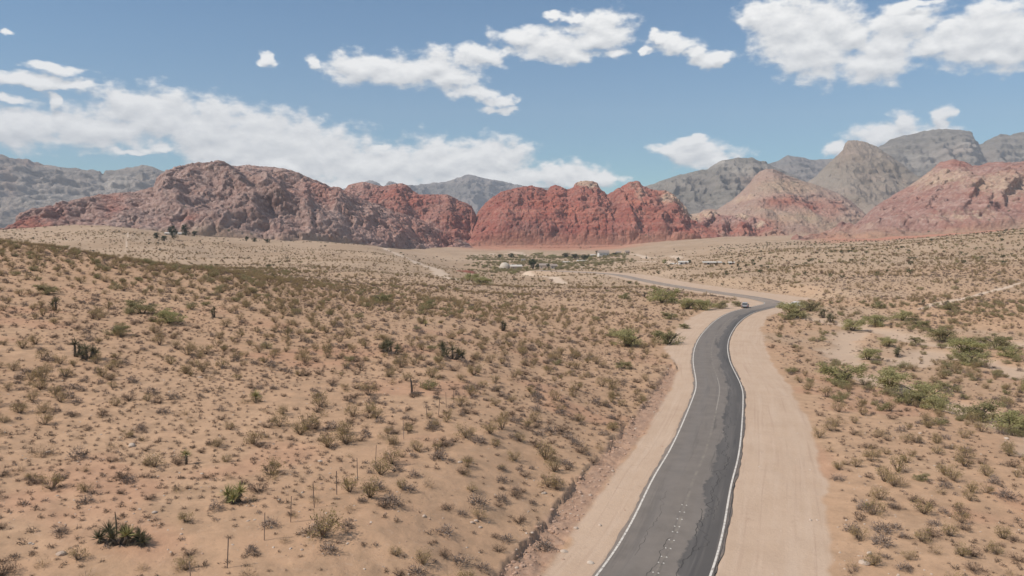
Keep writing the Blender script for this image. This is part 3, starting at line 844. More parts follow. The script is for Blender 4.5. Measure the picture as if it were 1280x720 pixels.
def mat_sandstone():
    m = NT("sandstone", 0.92, 0.1)
    red, cream, dark, soil = m.attr('red'), m.attr('cream'), m.attr('varnish_shade'), m.attr('soil')
    n1 = m.noise(.03, 5, .65); n2 = m.noise(.14, 5, .7); cell = m.voro(.09, out='Color')
    pink = m.mix(m.rng(n1, .35, .65), (0.28, 0.18, 0.15), (0.42, 0.31, 0.27))
    pink = m.mix(m.rng(n2, .45, .7), pink, (0.22, 0.13, 0.11))
    rd = m.mix(m.rng(n1, .35, .65), (0.30, 0.068, 0.045), (0.41, 0.125, 0.08))
    rd = m.mix(m.rng(n2, .45, .7), rd, (0.27, 0.075, 0.055))
    c = m.mix(red, pink, rd)
    cr = m.mix(m.rng(n2, .35, .65), (0.44, 0.31, 0.22), (0.55, 0.42, 0.30))
    c = m.mix(m.rng(m.math('ADD', cream, m.math('MULTIPLY', m.math('SUBTRACT', n2, .5), 1.0)), .3, .6), c, cr)
    c = m.mix(m.math('MULTIPLY', dark, m.rng(n2, .3, .55, .55, 1.0)), c, (0.10, 0.062, 0.055))  # dark rock varnish; on the brown ridge this is painted cloud shade
    hs = m.N.new('ShaderNodeSeparateColor'); m.L.new(cell, hs.inputs[0])
    c = m.mix(m.rng(hs.outputs[0], 0, 1, 0, .35), c, (0.20, 0.11, 0.09))
    # strata
    st = m.noise(1, 3, .6, vec=m.mapping((.004, .004, .16)))
    c = m.mix(m.math('MULTIPLY', m.math('SUBTRACT', 1.0, m.math('MULTIPLY', red, .6)), m.rng(st, .45, .65, 0, .35)), c, (0.46, 0.30, 0.24))
    c = m.mix(m.math('MULTIPLY', red, m.rng(st, .52, .7, 0, .4)), c, (0.52, 0.20, 0.115))
    # dots of desert shrubs on the soil slopes
    so = m.mix(m.rng(n1, .35, .65), (0.41, 0.28, 0.195), (0.36, 0.27, 0.18))
    so = m.mix(m.math('MULTIPLY', red, .75), so, (0.46, 0.20, 0.14))
    so = m.mix(m.rng(m.voro(.11), .12, .22, .8, 0), so, (0.12, 0.11, 0.06))
    tn = m.voro(.21, out='Color'); ts = m.N.new('ShaderNodeSeparateColor'); m.L.new(tn, ts.inputs[0])
    c = m.mix(m.rng(ts.outputs[0], .6, 1, 0, .4), c, (0.19, 0.11, 0.09))
    nr = m.math('SUBTRACT', 1.0, m.math('MULTIPLY', red, .8))
    c = m.mix(m.math('MULTIPLY', nr, m.rng(ts.outputs[1], .6, 1, 0, .5)), c, (0.50, 0.37, 0.31))
    c = m.mix(m.math('MULTIPLY', red, m.rng(m.noise(.018, 4, .6), .5, .66, 0, .55)), c, (0.20, 0.05, 0.038))
    c = m.mix(soil, c, so)
    bushes = m.rng(m.voro(.055), .10, .17, .8, 0)
    c = m.mix(m.math('MULTIPLY', bushes, m.rng(m.noise(.02, 2, .5), .5, .6)), c, (0.07, 0.075, 0.04))
    m.color(c)
    m.bump(m.math('ADD', m.noise(.22, 6, .8), m.math('MULTIPLY', m.voro(.16), .6)), .7, 4.0)
    return m.m
def mat_limestone(name, c1, c2, scrub, strata=.012):
    m = NT(name, 0.95, 0.1)
    n1 = m.noise(.004, 6, .7); n2 = m.noise(.02, 5, .7)
    c = m.mix(m.rng(n1, .38, .62), c1, c2)
    st = m.noise(1, 5, .65, vec=m.mapping((.0007, .0007, strata)))
    c = m.mix(m.rng(st, .42, .62, 0, .6), c, scrub)
    c = m.mix(m.rng(n2, .5, .7, 0, .7), c, scrub)
    w = m.attr('warm')
    c = m.mix(w, c, (0.36, 0.22, 0.16))
    p = m.attr('pale')
    c = m.mix(p, c, (0.48, 0.43, 0.37))
    m.color(c); m.bump(m.math('ADD', m.noise(.03, 6, .75), m.math('MULTIPLY', m.noise(.006, 5, .7), 2.0)), 1.0, 22.0)
    return m.m
M_SAND = mat_sandstone()

def grey_disp(A, seed, aniso=2.4, wl=420, L=.30):
    def f(X, Y, Z, t, px, py, h):
        lq = (Z + 25 * fbm(X / 500, Y / 500, Z / 400, 3, seed + 9)) / 62.0; lf = lq - np.floor(lq)
        flute = ridged(X / 75, Y / 400, Z / 420, 3, seed + 13) - .6
        w = fbm(X / wl, Y / wl, Z / wl, 3, seed + 5) * wl * .25
        g = ridged((X + w) / wl, (Y + w * .5) / (wl * aniso), Z / (wl * aniso), 5, seed) - .6
        b = np.abs(((Z + w * .3) / 70.0) % 1.0 - .5)
        return A * L * (sstep(0, .2, lf) - lf) * sstep(.3, .6, t) + A * .30 * flute * sstep(.4, .8, t) + A * (g * 2.2) + A * .12 * (b - .25) + A * .25 * fbm(X / 60, Y / 60, Z / 60, 4, seed + 2)
    return f

def build_mountains():
    # far grey ranges
    lime_far = mat_limestone('far_mountain_rock', (0.23, 0.20, 0.18), (0.28, 0.24, 0.21), (0.14, 0.135, 0.12))
    lime = mat_limestone('limestone', (0.29, 0.245, 0.21), (0.36, 0.30, 0.25), (0.16, 0.145, 0.125))
    lime_dark = mat_limestone('dark_limestone', (0.24, 0.21, 0.18), (0.31, 0.27, 0.225), (0.13, 0.12, 0.095), .02)
    tanrock = mat_limestone('tan_rock', (0.34, 0.27, 0.215), (0.40, 0.315, 0.25), (0.24, 0.20, 0.15), .01)
    def wc(items=(), pale=()):
        def f(X, Y, Z, t, px, py):
            w = np.zeros(X.shape); p = np.zeros(X.shape)
            for (cx, cy, rx, ry, a) in items: w = np.maximum(w, a * gauss(px, py, cx, cy, rx, ry))
            for (cx, cy, rx, ry, a) in pale: p = np.maximum(p, a * gauss(px, py, cx, cy, rx, ry))
            k = .5 + .5 * sstep(-.3, .3, fbm(X / 120, Y / 300, Z / 60, 3, 3))
            return dict(warm=w * k, pale=p * k)
        return f
    ridge('far_blue_mountain', [(395,240),(430,236),(452,229),(462,225),(470,227),(480,233),(487,226),(491,227),(500,231),(520,231),(535,230),(545,228),(556,228),(566,224),(578,220),(586,218),(593,219),(602,222),(625,226),(640,229),(660,233),(690,235),(720,241),(760,262)],
          [(390,292),(760,292)], 7200, 9000, 380, 120, lime_far, grey_disp(150, 3), prof=.9, colour=wc(), rough_crest=.8)
    ridge('grey_mountain', [(-420,175),(-200,186),(-60,190),(-10,190),(4,193),(12,196),(28,198),(40,199),(48,204),(60,206),(75,208),(95,211),(115,212),(128,214),(131,217),(136,214),(150,211),(166,209),(183,206),(192,209),(202,213),(230,222),(300,240),(360,262)],
          [(-420,296),(360,296)], 3900, 5600, 640, 170, lime, grey_disp(150, 8, wl=520), prof=1.45, x0=-420,
          colour=wc([(40,206,30,8,.5),(20,240,8,20,.5)], [(75,255,60,18,.5),(150,235,28,12,.8),(90,218,18,3,.8)]), rough_crest=.9)
    ridge('grey_mountain', [(700,262),(770,246),(812,231),(830,224),(850,218),(868,214),(884,211),(892,205),(903,200),(912,199),(922,197),(934,198),(939,197),(946,200),(955,202),(965,208),(985,216),(1010,228),(1040,242),(1080,262)],
          [(700,292),(1080,292)], 3600, 4800, 400, 150, lime_dark, grey_disp(105, 13, wl=380), prof=1.25,
          colour=wc([(940,225,20,10,.4)], [(905,205,12,4,.8),(925,213,30,4,.6)]), rough_crest=.9)
    ridge('far_grey_mountain', [(930,222),(955,206),(966,203),(974,200),(979,197),(985,194),(995,196),(1005,197),(1015,200),(1030,199),(1045,198),(1070,196),(1110,214),(1140,230)],
          [(930,292),(1140,292)], 5600, 6900, 240, 100, lime_far, grey_disp(110, 19), prof=.95, colour=wc(), rough_crest=.8)
    ridge('grey_mesa', [(1040,240),(1070,210),(1093,186),(1102,181),(1110,176),(1118,172),(1130,169),(1142,167),(1152,164),(1163,162),(1180,161),(1190,162),(1205,162),(1211,164),(1215,169),(1219,176),(1224,180),(1228,179),(1232,176),(1240,172),(1250,168),(1262,168),(1272,166),(1290,163),(1330,158),(1400,160),(1480,166),(1560,175),(1700,190)],
          [(1040,292),(1700,292)], 4300, 5900, 520, 170, lime_dark, grey_disp(130, 23, wl=430), prof=1.7,
          colour=wc([(1200,200,40,8,.3)], [(1210,195,26,10,.6),(1150,200,26,7,.5)]), rough_crest=.8)
    ridge('tan_peak', [(960,262),(1000,232),(1020,220),(1034,206),(1042,199),(1050,192),(1054,187),(1056,180),(1060,176),(1070,175),(1080,177),(1090,181),(1100,187),(1110,193),(1122,202),(1136,212),(1150,222),(1170,240),(1200,262)],
          [(960,292),(1200,292)], 2900, 3900, 380, 150, tanrock, grey_disp(80, 29, wl=260, L=.1), prof=1.25,
          colour=wc([(1065,190,20,10,.35),(1085,215,20,8,.3)], [(1045,225,30,14,.3)]), rough_crest=.8)

    # sandstone hills
    def sc(red=(), cream=(), dark=(), soil=(), r0=0.0, s0=0.0):
        def f(X, Y, Z, t, px, py):
            def acc(items, base=0.0):
                v = np.full(X.shape, base)
                for it in items:
                    cx, cy, rx, ry, a = it[:5]
                    v = np.maximum(v, a * gauss(px, py, cx, cy, rx, ry, it[5] if len(it) > 5 else 0))
                return v
            tal = sstep(.11, .03, t)
            return dict(red=np.clip(acc(red, r0) + .2 * fbm(X / 50, Y / 50, Z / 30, 3, 4), 0, 1), cream=acc(cream), varnish_shade=np.clip(acc(dark), 0, 1),
                        soil=np.clip(np.maximum(acc(soil, s0), tal * .85), 0, 1))
        return f
    big = [(46, 10), (20, 7), (10, 4.2)]
    ridge('red_sandstone_hill', [(425,262),(428,240),(436,231),(444,229),(454,227),(460,228),(470,231),(480,233),(492,230),(503,229),(510,232),(516,238),(524,243),(545,243),(560,243),(568,247),(575,251),(584,254),(590,258),(595,268),(598,284),(600,300)],
          [(425,314),(600,316)], 1780, 2060, 420, 170, M_SAND,
          sandstone(big, 24, 90, [(500,255,22,22,26,.1),(560,262,26,22,30,.1),(470,262,18,20,16,-.1)], 11, ledge=6), prof=.62,
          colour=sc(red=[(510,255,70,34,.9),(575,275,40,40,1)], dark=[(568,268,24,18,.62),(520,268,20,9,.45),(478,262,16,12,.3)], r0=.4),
          label='dark red sandstone hill above the notch')
    ridge('red_sandstone_hill', [(570,304),(580,300),(586,291),(592,278),(597,266),(603,258),(610,251),(618,245),(626,240),(640,236),(655,233),(664,232),(674,234),(684,238),(688,233),(694,231),(701,233),(709,237),(716,234),(719,229),(726,226),(738,226),(746,228),(750,236),(758,243),(766,239),(774,234),(779,232),(785,228),(793,226),(799,227),(803,232),(812,236),(822,238),(832,238),(840,242),(846,248),(852,254),(857,260),(861,268),(868,272),(878,279),(888,286),(898,294),(908,300)],
          [(570,309),(640,309),(800,308),(850,303),(908,302)], 1750, 2120, 760, 200, M_SAND,
          sandstone(big, 30, 110, [(640,262,34,28,30,-.2),(690,280,26,22,16,-.3),(756,258,16,22,18,.1),(782,262,12,30,26,.45),(823,270,18,20,22,.3),(665,290,30,14,14,-.3)], 23, diag=10, ledge=6), prof=.6,
          colour=sc(red=[(690,265,120,60,1)], cream=[(735,230,20,9,.8),(792,233,14,9,.5),(800,245,12,16,.5),(840,250,20,12,.9),(858,266,12,12,.8)],
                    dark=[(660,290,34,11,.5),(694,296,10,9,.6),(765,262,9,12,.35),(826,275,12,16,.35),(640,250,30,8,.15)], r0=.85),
          label='bright red sandstone hill with cream caps above the village')
    ridge('banded_hill', [(822,300),(840,288),(852,276),(861,268),(874,266),(880,262),(888,261),(896,262),(905,256),(915,250),(926,240),(936,230),(944,219),(950,214),(957,211),(966,211),(973,214),(984,219),(1000,225),(1020,231),(1036,237),(1050,243),(1062,250),(1076,262),(1100,284)],
          [(822,303),(870,300),(960,296),(1100,298)], 2050, 2750, 460, 160, M_SAND,
          sandstone([(46, 5), (17, 2.2), (8, 1.2)], 22, 90, [(950,262,30,14,16,.2),(1005,260,22,12,12,.2)], 37, diag=8, ledge=7), prof=.78,
          colour=sc(red=[(900,288,60,9,.9),(880,282,24,10,.6),(950,283,26,8,.9),(985,256,36,7,1),(1010,258,26,8,1),(1040,262,14,10,.6)],
                    cream=[(862,272,14,10,.9),(885,272,16,9,1),(930,250,20,5,.8,-12),(915,276,26,5,.5)],
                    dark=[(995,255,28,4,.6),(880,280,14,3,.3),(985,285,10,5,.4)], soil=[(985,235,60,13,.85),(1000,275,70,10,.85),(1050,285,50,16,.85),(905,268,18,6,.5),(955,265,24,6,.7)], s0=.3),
          label='tan hill with bands of red and cream rock')
    ridge('banded_hill', [(828,300),(840,290),(850,279),(858,270),(866,271),(877,265),(884,263),(891,263),(898,268),(908,270),(918,268),(928,266),(938,270),(946,273),(955,279),(965,284),(978,290),(992,299)],
          [(828,304),(870,302),(992,301)], 1880, 2080, 330, 120, M_SAND,
          sandstone([(30, 9), (15, 6), (8, 3)], 24, 60, [(880,280,12,14,16,-.4),(905,284,12,12,14,-.4),(935,284,14,12,14,-.5)], 53, diag=10, ledge=6), prof=.7,
          colour=sc(red=[(870,292,40,10,1),(930,290,40,8,.9)], cream=[(862,274,16,8,.9),(886,269,14,6,1),(925,270,18,5,.8),(950,282,14,5,.6)], soil=[(960,297,30,5,.8),(905,298,50,4,.6)], r0=.35),
          label='low craggy cream and red outcrops in front of the banded hill')
    ridge('pale_red_sandstone_hill', [(985,303),(1005,297),(1020,291),(1040,285),(1047,276),(1056,278),(1066,281),(1074,274),(1082,266),(1092,256),(1104,249),(1118,242),(1130,236),(1144,227),(1155,219),(1165,211),(1174,203),(1182,201),(1190,199),(1199,200),(1206,203),(1216,207),(1226,206),(1236,203),(1246,202),(1262,203),(1276,202),(1300,199),(1340,196),(1400,202),(1500,212),(1600,226),(1720,250)],
          [(985,306),(1060,302),(1120,298),(1200,295),(1280,287),(1720,280)], 1300, 1900, 720, 210, M_SAND,
          sandstone([(48, 6.5), (19, 4.5), (9, 2.6)], 30, 90, [(1160,250,20,16,22,-.7),(1205,250,16,18,18,-.7),(1100,262,14,12,14,-.6),(1250,245,26,22,26,-.9),(1225,262,12,12,12,-.6)], 41, diag=14, ledge=9), prof=.8,
          colour=sc(red=[(1200,205,60,7,.6),(1060,300,80,9,.5)], cream=[(1170,225,70,20,.6),(1240,240,70,22,.6),(1200,275,90,10,.45),(1085,285,20,6,.4)],
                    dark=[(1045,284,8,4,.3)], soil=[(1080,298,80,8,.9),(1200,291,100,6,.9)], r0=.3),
          label='pale red rocky hill rising at the right')
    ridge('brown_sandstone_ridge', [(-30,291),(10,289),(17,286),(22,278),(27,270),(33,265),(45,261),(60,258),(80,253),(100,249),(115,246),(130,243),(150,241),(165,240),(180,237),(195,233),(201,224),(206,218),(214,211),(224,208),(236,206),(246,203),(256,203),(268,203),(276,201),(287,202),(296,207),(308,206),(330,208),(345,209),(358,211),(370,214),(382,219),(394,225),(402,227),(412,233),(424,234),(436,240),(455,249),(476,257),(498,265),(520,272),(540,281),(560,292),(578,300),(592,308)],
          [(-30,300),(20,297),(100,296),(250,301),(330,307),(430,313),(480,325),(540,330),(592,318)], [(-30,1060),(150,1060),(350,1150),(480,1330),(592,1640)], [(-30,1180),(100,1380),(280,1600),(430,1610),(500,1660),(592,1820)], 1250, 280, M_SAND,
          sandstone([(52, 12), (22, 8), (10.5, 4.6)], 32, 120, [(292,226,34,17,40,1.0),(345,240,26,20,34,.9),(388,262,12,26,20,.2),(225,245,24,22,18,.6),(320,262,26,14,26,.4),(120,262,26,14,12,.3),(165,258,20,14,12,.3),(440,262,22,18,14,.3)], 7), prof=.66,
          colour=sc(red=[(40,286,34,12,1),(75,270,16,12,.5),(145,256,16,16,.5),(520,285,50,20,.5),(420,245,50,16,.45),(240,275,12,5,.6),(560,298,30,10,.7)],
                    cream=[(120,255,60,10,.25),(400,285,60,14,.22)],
                    dark=[(300,232,36,9,.75,20),(262,212,24,6,.5),(335,253,26,12,.7,20),(290,265,40,14,.35),(330,275,12,6,.5),(375,262,9,9,.5)], r0=.0),  # dark patches: cloud shadows painted into the ridge's rock colour
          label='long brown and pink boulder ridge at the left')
build_mountains()

# ------------------------------------------------------------------ plants
def mat_leaf(name, c1, c2, rough=.8, trans=0.0):
    m = NT(name, rough, .15)
    c = m.mix(m.rand(), c1, c2)
    c = m.mix(m.rng(m.noise(9, 3, .6), .35, .65, 0, .45), c, tuple(x * .6 for x in c1))
    m.color(c)
    if trans:
        tr = m.N.new('ShaderNodeBsdfTranslucent'); ms = m.N.new('ShaderNodeMixShader'); ms.inputs[0].default_value = trans
        m.L.new(c, tr.inputs[0]); m.L.new(m.b.outputs[0], ms.inputs[1]); m.L.new(tr.outputs[0], ms.inputs[2])
        m.L.new(ms.outputs[0], m.N['Material Output'].inputs['Surface'])
    return m.m
M_STEM = mat_leaf('grey_brown_twig', (0.20, 0.145, 0.105), (0.28, 0.205, 0.15))
M_DARKSTEM = mat_leaf('dark_twig', (0.12, 0.085, 0.062), (0.17, 0.12, 0.088))
M_CREO = mat_leaf('olive_tan_leaf', (0.33, 0.25, 0.115), (0.42, 0.30, 0.16), trans=.3)
M_GREEN = mat_leaf('grey_green_leaf', (0.29, 0.26, 0.125), (0.37, 0.31, 0.165), trans=.35)
M_GREY = mat_leaf('grey_lavender_twig', (0.23, 0.185, 0.16), (0.31, 0.245, 0.205))
M_BROWN = mat_leaf('rusty_brown_twig', (0.22, 0.145, 0.095), (0.31, 0.205, 0.14))
M_GOLD = mat_leaf('straw_gold', (0.42, 0.30, 0.14), (0.38, 0.26, 0.15), trans=.3)
M_MESQ = mat_leaf('mesquite_green', (0.38, 0.355, 0.16), (0.45, 0.40, 0.20), trans=.4)
M_PINE = mat_leaf('dark_evergreen', (0.05, 0.065, 0.03), (0.08, 0.09, 0.04))
M_YUC = mat_leaf('yucca_blade', (0.36, 0.33, 0.13), (0.42, 0.36, 0.17))
M_YUCD = mat_leaf('dark_yucca_blade', (0.13, 0.12, 0.07), (0.18, 0.16, 0.09))
M_DEAD = mat_leaf('dead_blade', (0.17, 0.13, 0.09), (0.11, 0.085, 0.06))
M_BARK = mat_leaf('grey_bark', (0.10, 0.08, 0.06), (0.14, 0.11, 0.085))
M_LITTER = mat_leaf('dry_litter', (0.16, 0.115, 0.08), (0.25, 0.18, 0.125))

def slivers(rs, P0, D, length, width):
    """one thin triangle per row: base at P0, pointing along D"""
    n = len(P0)
    D = D / np.linalg.norm(D, axis=1, keepdims=True)
    R = rs.normal(size=(n, 3)); S = np.cross(D, R); S /= np.linalg.norm(S, axis=1, keepdims=True)
    length = np.broadcast_to(length, (n,))[:, None]; width = np.broadcast_to(width, (n,))[:, None]
    V = np.stack([P0 - S * width / 2, P0 + S * width / 2, P0 + D * length], 1).reshape(-1, 3)
    return V, np.arange(3 * n).reshape(-1, 3)

def join(parts):
    V, Fc, M = [], [], []; o = 0
    for v, f, m in parts:
        V.append(v); Fc.append(f + o); M.append(np.full(len(f), m)); o += len(v)
    return np.concatenate(V), np.concatenate(Fc), np.concatenate(M)

def bush_mesh(name, seed, W, H, nst, nlf, leaf, mats, up=1.0, hollow=.35, lw=.5, lumps=5, flat=0.0):
    """stems fanning from the root, leaf slivers scattered through uneven clumps of the crown"""
    rs = np.random.RandomState(seed)
    an = rs.uniform(0, 2 * np.pi, nst); el = np.arctan2(up * rs.uniform(.25, 1.3, nst), 1)
    L_ = rs.uniform(.75, 1.0, nst)
    D = np.stack([np.cos(an) * np.cos(el) * W / 2, np.sin(an) * np.cos(el) * W / 2, np.sin(el) * H], 1) * L_[:, None] * 1.15
    P0 = np.stack([np.cos(an), np.sin(an), an * 0], 1) * .03 * W
    v1, f1 = slivers(rs, P0, D, np.linalg.norm(D, axis=1), .035 * W)
    # side twigs
    k = rs.randint(0, nst, nst * 2); t = rs.uniform(.4, .8, nst * 2)
    P1 = P0[k] + D[k] * t[:, None]; D1 = D[k] * .5 + rs.normal(size=(nst * 2, 3)) * .25 * W
    D1[:, 2] = np.abs(D1[:, 2])
    v2, f2 = slivers(rs, P1, D1, .28 * W, .018 * W)
    # clumps
    kc = rs.randint(0, nst, lumps); cc = P0[kc] + D[kc] * rs.uniform(.6, 1.0, lumps)[:, None]
    c = rs.randint(0, nst, nlf); tt = hollow + (1.02 - hollow) * rs.uniform(0, 1, nlf) ** .6
    P2 = P0[c] + D[c] * tt[:, None] + rs.normal(size=(nlf, 3)) * np.array([.08, .08, .06]) * W
    half = rs.uniform(0, 1, nlf) < .45
    P2[half] = cc[rs.randint(0, lumps, half.sum())] + rs.normal(size=(half.sum(), 3)) * np.array([.12, .12, .08]) * W
    P2[:, 2] = np.clip(P2[:, 2], .01, None)
    D2 = rs.normal(size=(nlf, 3)); D2[:, 2] = np.abs(D2[:, 2]) * (1 - flat) + .2
    v3, f3 = slivers(rs, P2, D2, leaf * rs.uniform(.6, 1.3, nlf), leaf * lw * rs.uniform(.6, 1.3, nlf))
    V, Fc, M = join([(v1, f1, 0), (v2, f2, 0), (v3, f3, 1)])
    return mesh_np(name, V, Fc, mats, False, mat_idx=M)

def dome_mesh(name, seed, W, H, n, leaf, lw, mats, root=.25):
    """low cushion of dense radiating twigs"""
    rs = np.random.RandomState(seed)
    d = rs.normal(size=(n, 3)); d[:, 2] = np.abs(d[:, 2]); d /= np.linalg.norm(d, axis=1, keepdims=True)
    r = rs.uniform(root, 1.0, n) ** .7
    lob = 1 + .28 * np.sin(np.arctan2(d[:, 1], d[:, 0]) * 3 + seed) + .15 * np.sin(np.arctan2(d[:, 1], d[:, 0]) * 7 + seed * 2)
    Pp = d * r[:, None] * np.array([W / 2, W / 2, H]) * lob[:, None]
    D = d + rs.normal(size=(n, 3)) * .5
    v, f = slivers(rs, Pp, D, leaf * rs.uniform(.6, 1.4, n), lw * rs.uniform(.6, 1.4, n))
    v[:, 2] = np.maximum(v[:, 2], -.02)
    m = (rs.uniform(0, 1, n) < .55).astype(int)
    return mesh_np(name, v, f, mats, False, mat_idx=m)

def rock_mesh(name, seed, mat):
    import bmesh
    bm = bmesh.new(); bmesh.ops.create_icosphere(bm, subdivisions=2, radius=.5)
    co = np.array([v.co[:] for v in bm.verts])
    d, c = worley(co[:, 0] * 1.3 + seed * 3.1, co[:, 1] * 1.3, co[:, 2] * 1.3, seed)
    k = .75 + .5 * d + .12 * fbm(co[:, 0] * 4, co[:, 1] * 4, co[:, 2] * 4, 2, seed)
    co = co * k[:, None] * np.array([1.2, .9, .62])
    for v, q in zip(bm.verts, co): v.co = q
    me = bpy.data.meshes.new(name); bm.to_mesh(me); bm.free(); me.materials.append(mat); return me

MESHES = {
 'creosote_bush': [bush_mesh('creosote_bush', 10 + k, 1.0, .85 + .1 * (k % 2), 30, 620, .06, [M_STEM, M_CREO], up=1.15, hollow=.35, lw=.6) for k in range(5)],
 'green_shrub': [bush_mesh('green_shrub', 30 + k, 1.0, .7 + .1 * (k % 2), 22, 800, .07, [M_STEM, M_GREEN], up=.9, hollow=.2, lw=.7) for k in range(4)],
 'grey_shrub': [dome_mesh('grey_shrub', 50 + k, 1.0, 0.48 + .08 * (k % 2), 420, .15, .028, [M_DARKSTEM, M_GREY]) for k in range(4)],
 'brown_shrub': [bush_mesh('brown_shrub', 70 + k, 1.0, .6, 34, 420, .06, [M_DARKSTEM, M_BROWN], up=.9, hollow=.25) for k in range(4)],
 'straw_bush': [dome_mesh('straw_bush', 90 + k, 1.0, .62, 240, .2, .018, [M_STEM, M_GOLD], root=.1) for k in range(3)],
 'tuft': [dome_mesh('tuft', 110 + k, 1.0, .5, 80, .24, .07, [M_DARKSTEM, m], root=.1) for k, m in enumerate((M_LITTER, M_GREY, M_BROWN, M_LITTER))],
 'hillside_shrub': [bush_mesh('hillside_shrub', 130 + k, 1.0, .95, 12, 110, .19, [M_DARKSTEM, (M_PINE, M_GREEN, M_BROWN)[k]], up=1.0, hollow=.2, lw=.7) for k in range(3)],
}
WORLD = dict(tuft=1)

def scatter(kind, cell, y0, y1, size, prob, seed, u0=-.72, u1=.74, sky_margin=0):
    rs = np.random.RandomState(seed)
    xs = np.arange(u0 * y1, u1 * y1, cell); ys = np.arange(y0, y1, cell)
    A, B = np.meshgrid(xs, ys)
    A = (A + rs.uniform(-.5, .5, A.shape) * cell).ravel(); B = (B + rs.uniform(-.5, .5, B.shape) * cell).ravel()
    k = (A > u0 * B) & (A < u1 * B) & (B > y0); A, B = A[k], B[k]
    keep = rs.uniform(0, 1, len(A)) < prob(A, B); A, B = A[keep], B[keep]
    Z, M = terrain_full(A, B, True)
    ok = (M['dshoulder'] > .5 + rs.uniform(0, 1.5, len(A)) ** 2) & ((M['dgully'] > .1) | (rs.uniform(0, 1, len(A)) < .03)) & (rs.uniform(0, 1, len(A)) > M['track'] * .97) & (rs.uniform(0, 1, len(A)) > M['wash'] * .8)
    A, B, Z = A[ok], B[ok], Z[ok]; n = len(A)
    s = size[0] + (size[1] - size[0]) * rs.beta(1.6, 2.6, n)
    return dict(x=A, y=B, z=Z - .02, s=s, r=rs.uniform(0, 6.283, n), v=rs.randint(0, len(MESHES[kind]), n), kind=kind)

def patch(sx, seed, lo=-.2, hi=.3):
    return lambda x, y: sstep(lo, hi, fbm(x / sx, y / sx, o=3, s=seed))
def crest_zone(x, y):
    u = x / y
    return sstep(115, 150, y) * sstep(-.22, -.32, u) + .8 * sstep(130, 180, y) * sstep(320, 220, y) * sstep(0.1, -.1, u) 
def wash_zone(x, y):
    u = x / y
    return sstep(.36, .42, u) * sstep(85, 100, y + 60 * (u - .5)) * sstep(265, 215, y)
pA, pB, pC, pD = patch(16, 201), patch(11, 202), patch(14, 203), patch(22, 204, -.1, .35)
pE = patch(45, 205, -.35, .25)
thin = lambda y: 1 - .45 * sstep(80, 150, y)
def valley(x, y):
    px = 640 + x / y * F
    return sstep(575, 600, px) * sstep(800, 760, px) * (.25 + .75 * sstep(-.1, .3, fbm(x / 60, y / 60, o=3, s=88)))
SC = [
 scatter('green_shrub', 6.8, 720, 1250, (2.0, 6.0), lambda x, y: .8 * valley(x, y), 12, u0=-.08, u1=.17),
 scatter('creosote_bush', 3.1, 38, 420, (.7, 2.05), lambda x, y: .10 + .22 * sstep(110, 70, y) + .75 * pA(x, y) * (.35 + .65 * pE(x, y)) + .4 * crest_zone(x, y), 1),
 scatter('grey_shrub', 2.6, 38, 330, (.5, 1.6), lambda x, y: (.12 + .7 * pB(x, y) * (.3 + .7 * pE(x, y))) * thin(y), 2),
 scatter('brown_shrub', 2.5, 38, 360, (.5, 1.6), lambda x, y: (.12 + .7 * pC(x, y) * (.3 + .7 * pE(x + 90, y))) * thin(y), 3),
 scatter('straw_bush', 3.8, 38, 330, (.5, 1.4), lambda x, y: .3 + .5 * pD(x, y), 4),
 scatter('green_shrub', 4.0, 60, 420, (.9, 2.4), lambda x, y: .03 + .34 * crest_zone(x, y) * (.4 + .6 * pA(x, y)) + .8 * wash_zone(x, y) * pB(x, y), 5),
 scatter('tuft', 0.85, 38, 190, (.18, .62), lambda x, y: (.22 + .75 * pB(x + 40, y) * (.3 + .7 * pE(x, y + 50))) * thin(y), 6),
 scatter('tuft', 1.9, 190, 460, (.3, .8), lambda x, y: .35 + .6 * pB(x + 40, y), 7),
 scatter('hillside_shrub', 10.5, 330, 1150, (1.0, 2.8), lambda x, y: .05 + .3 * pD(x / 4, y / 4) + .45 * (x > .25 * y), 8),
 scatter('creosote_bush', 5.5, 420, 800, (0.9, 1.8), lambda x, y: .35 + .55 * pA(x / 3, y / 3), 9),
]

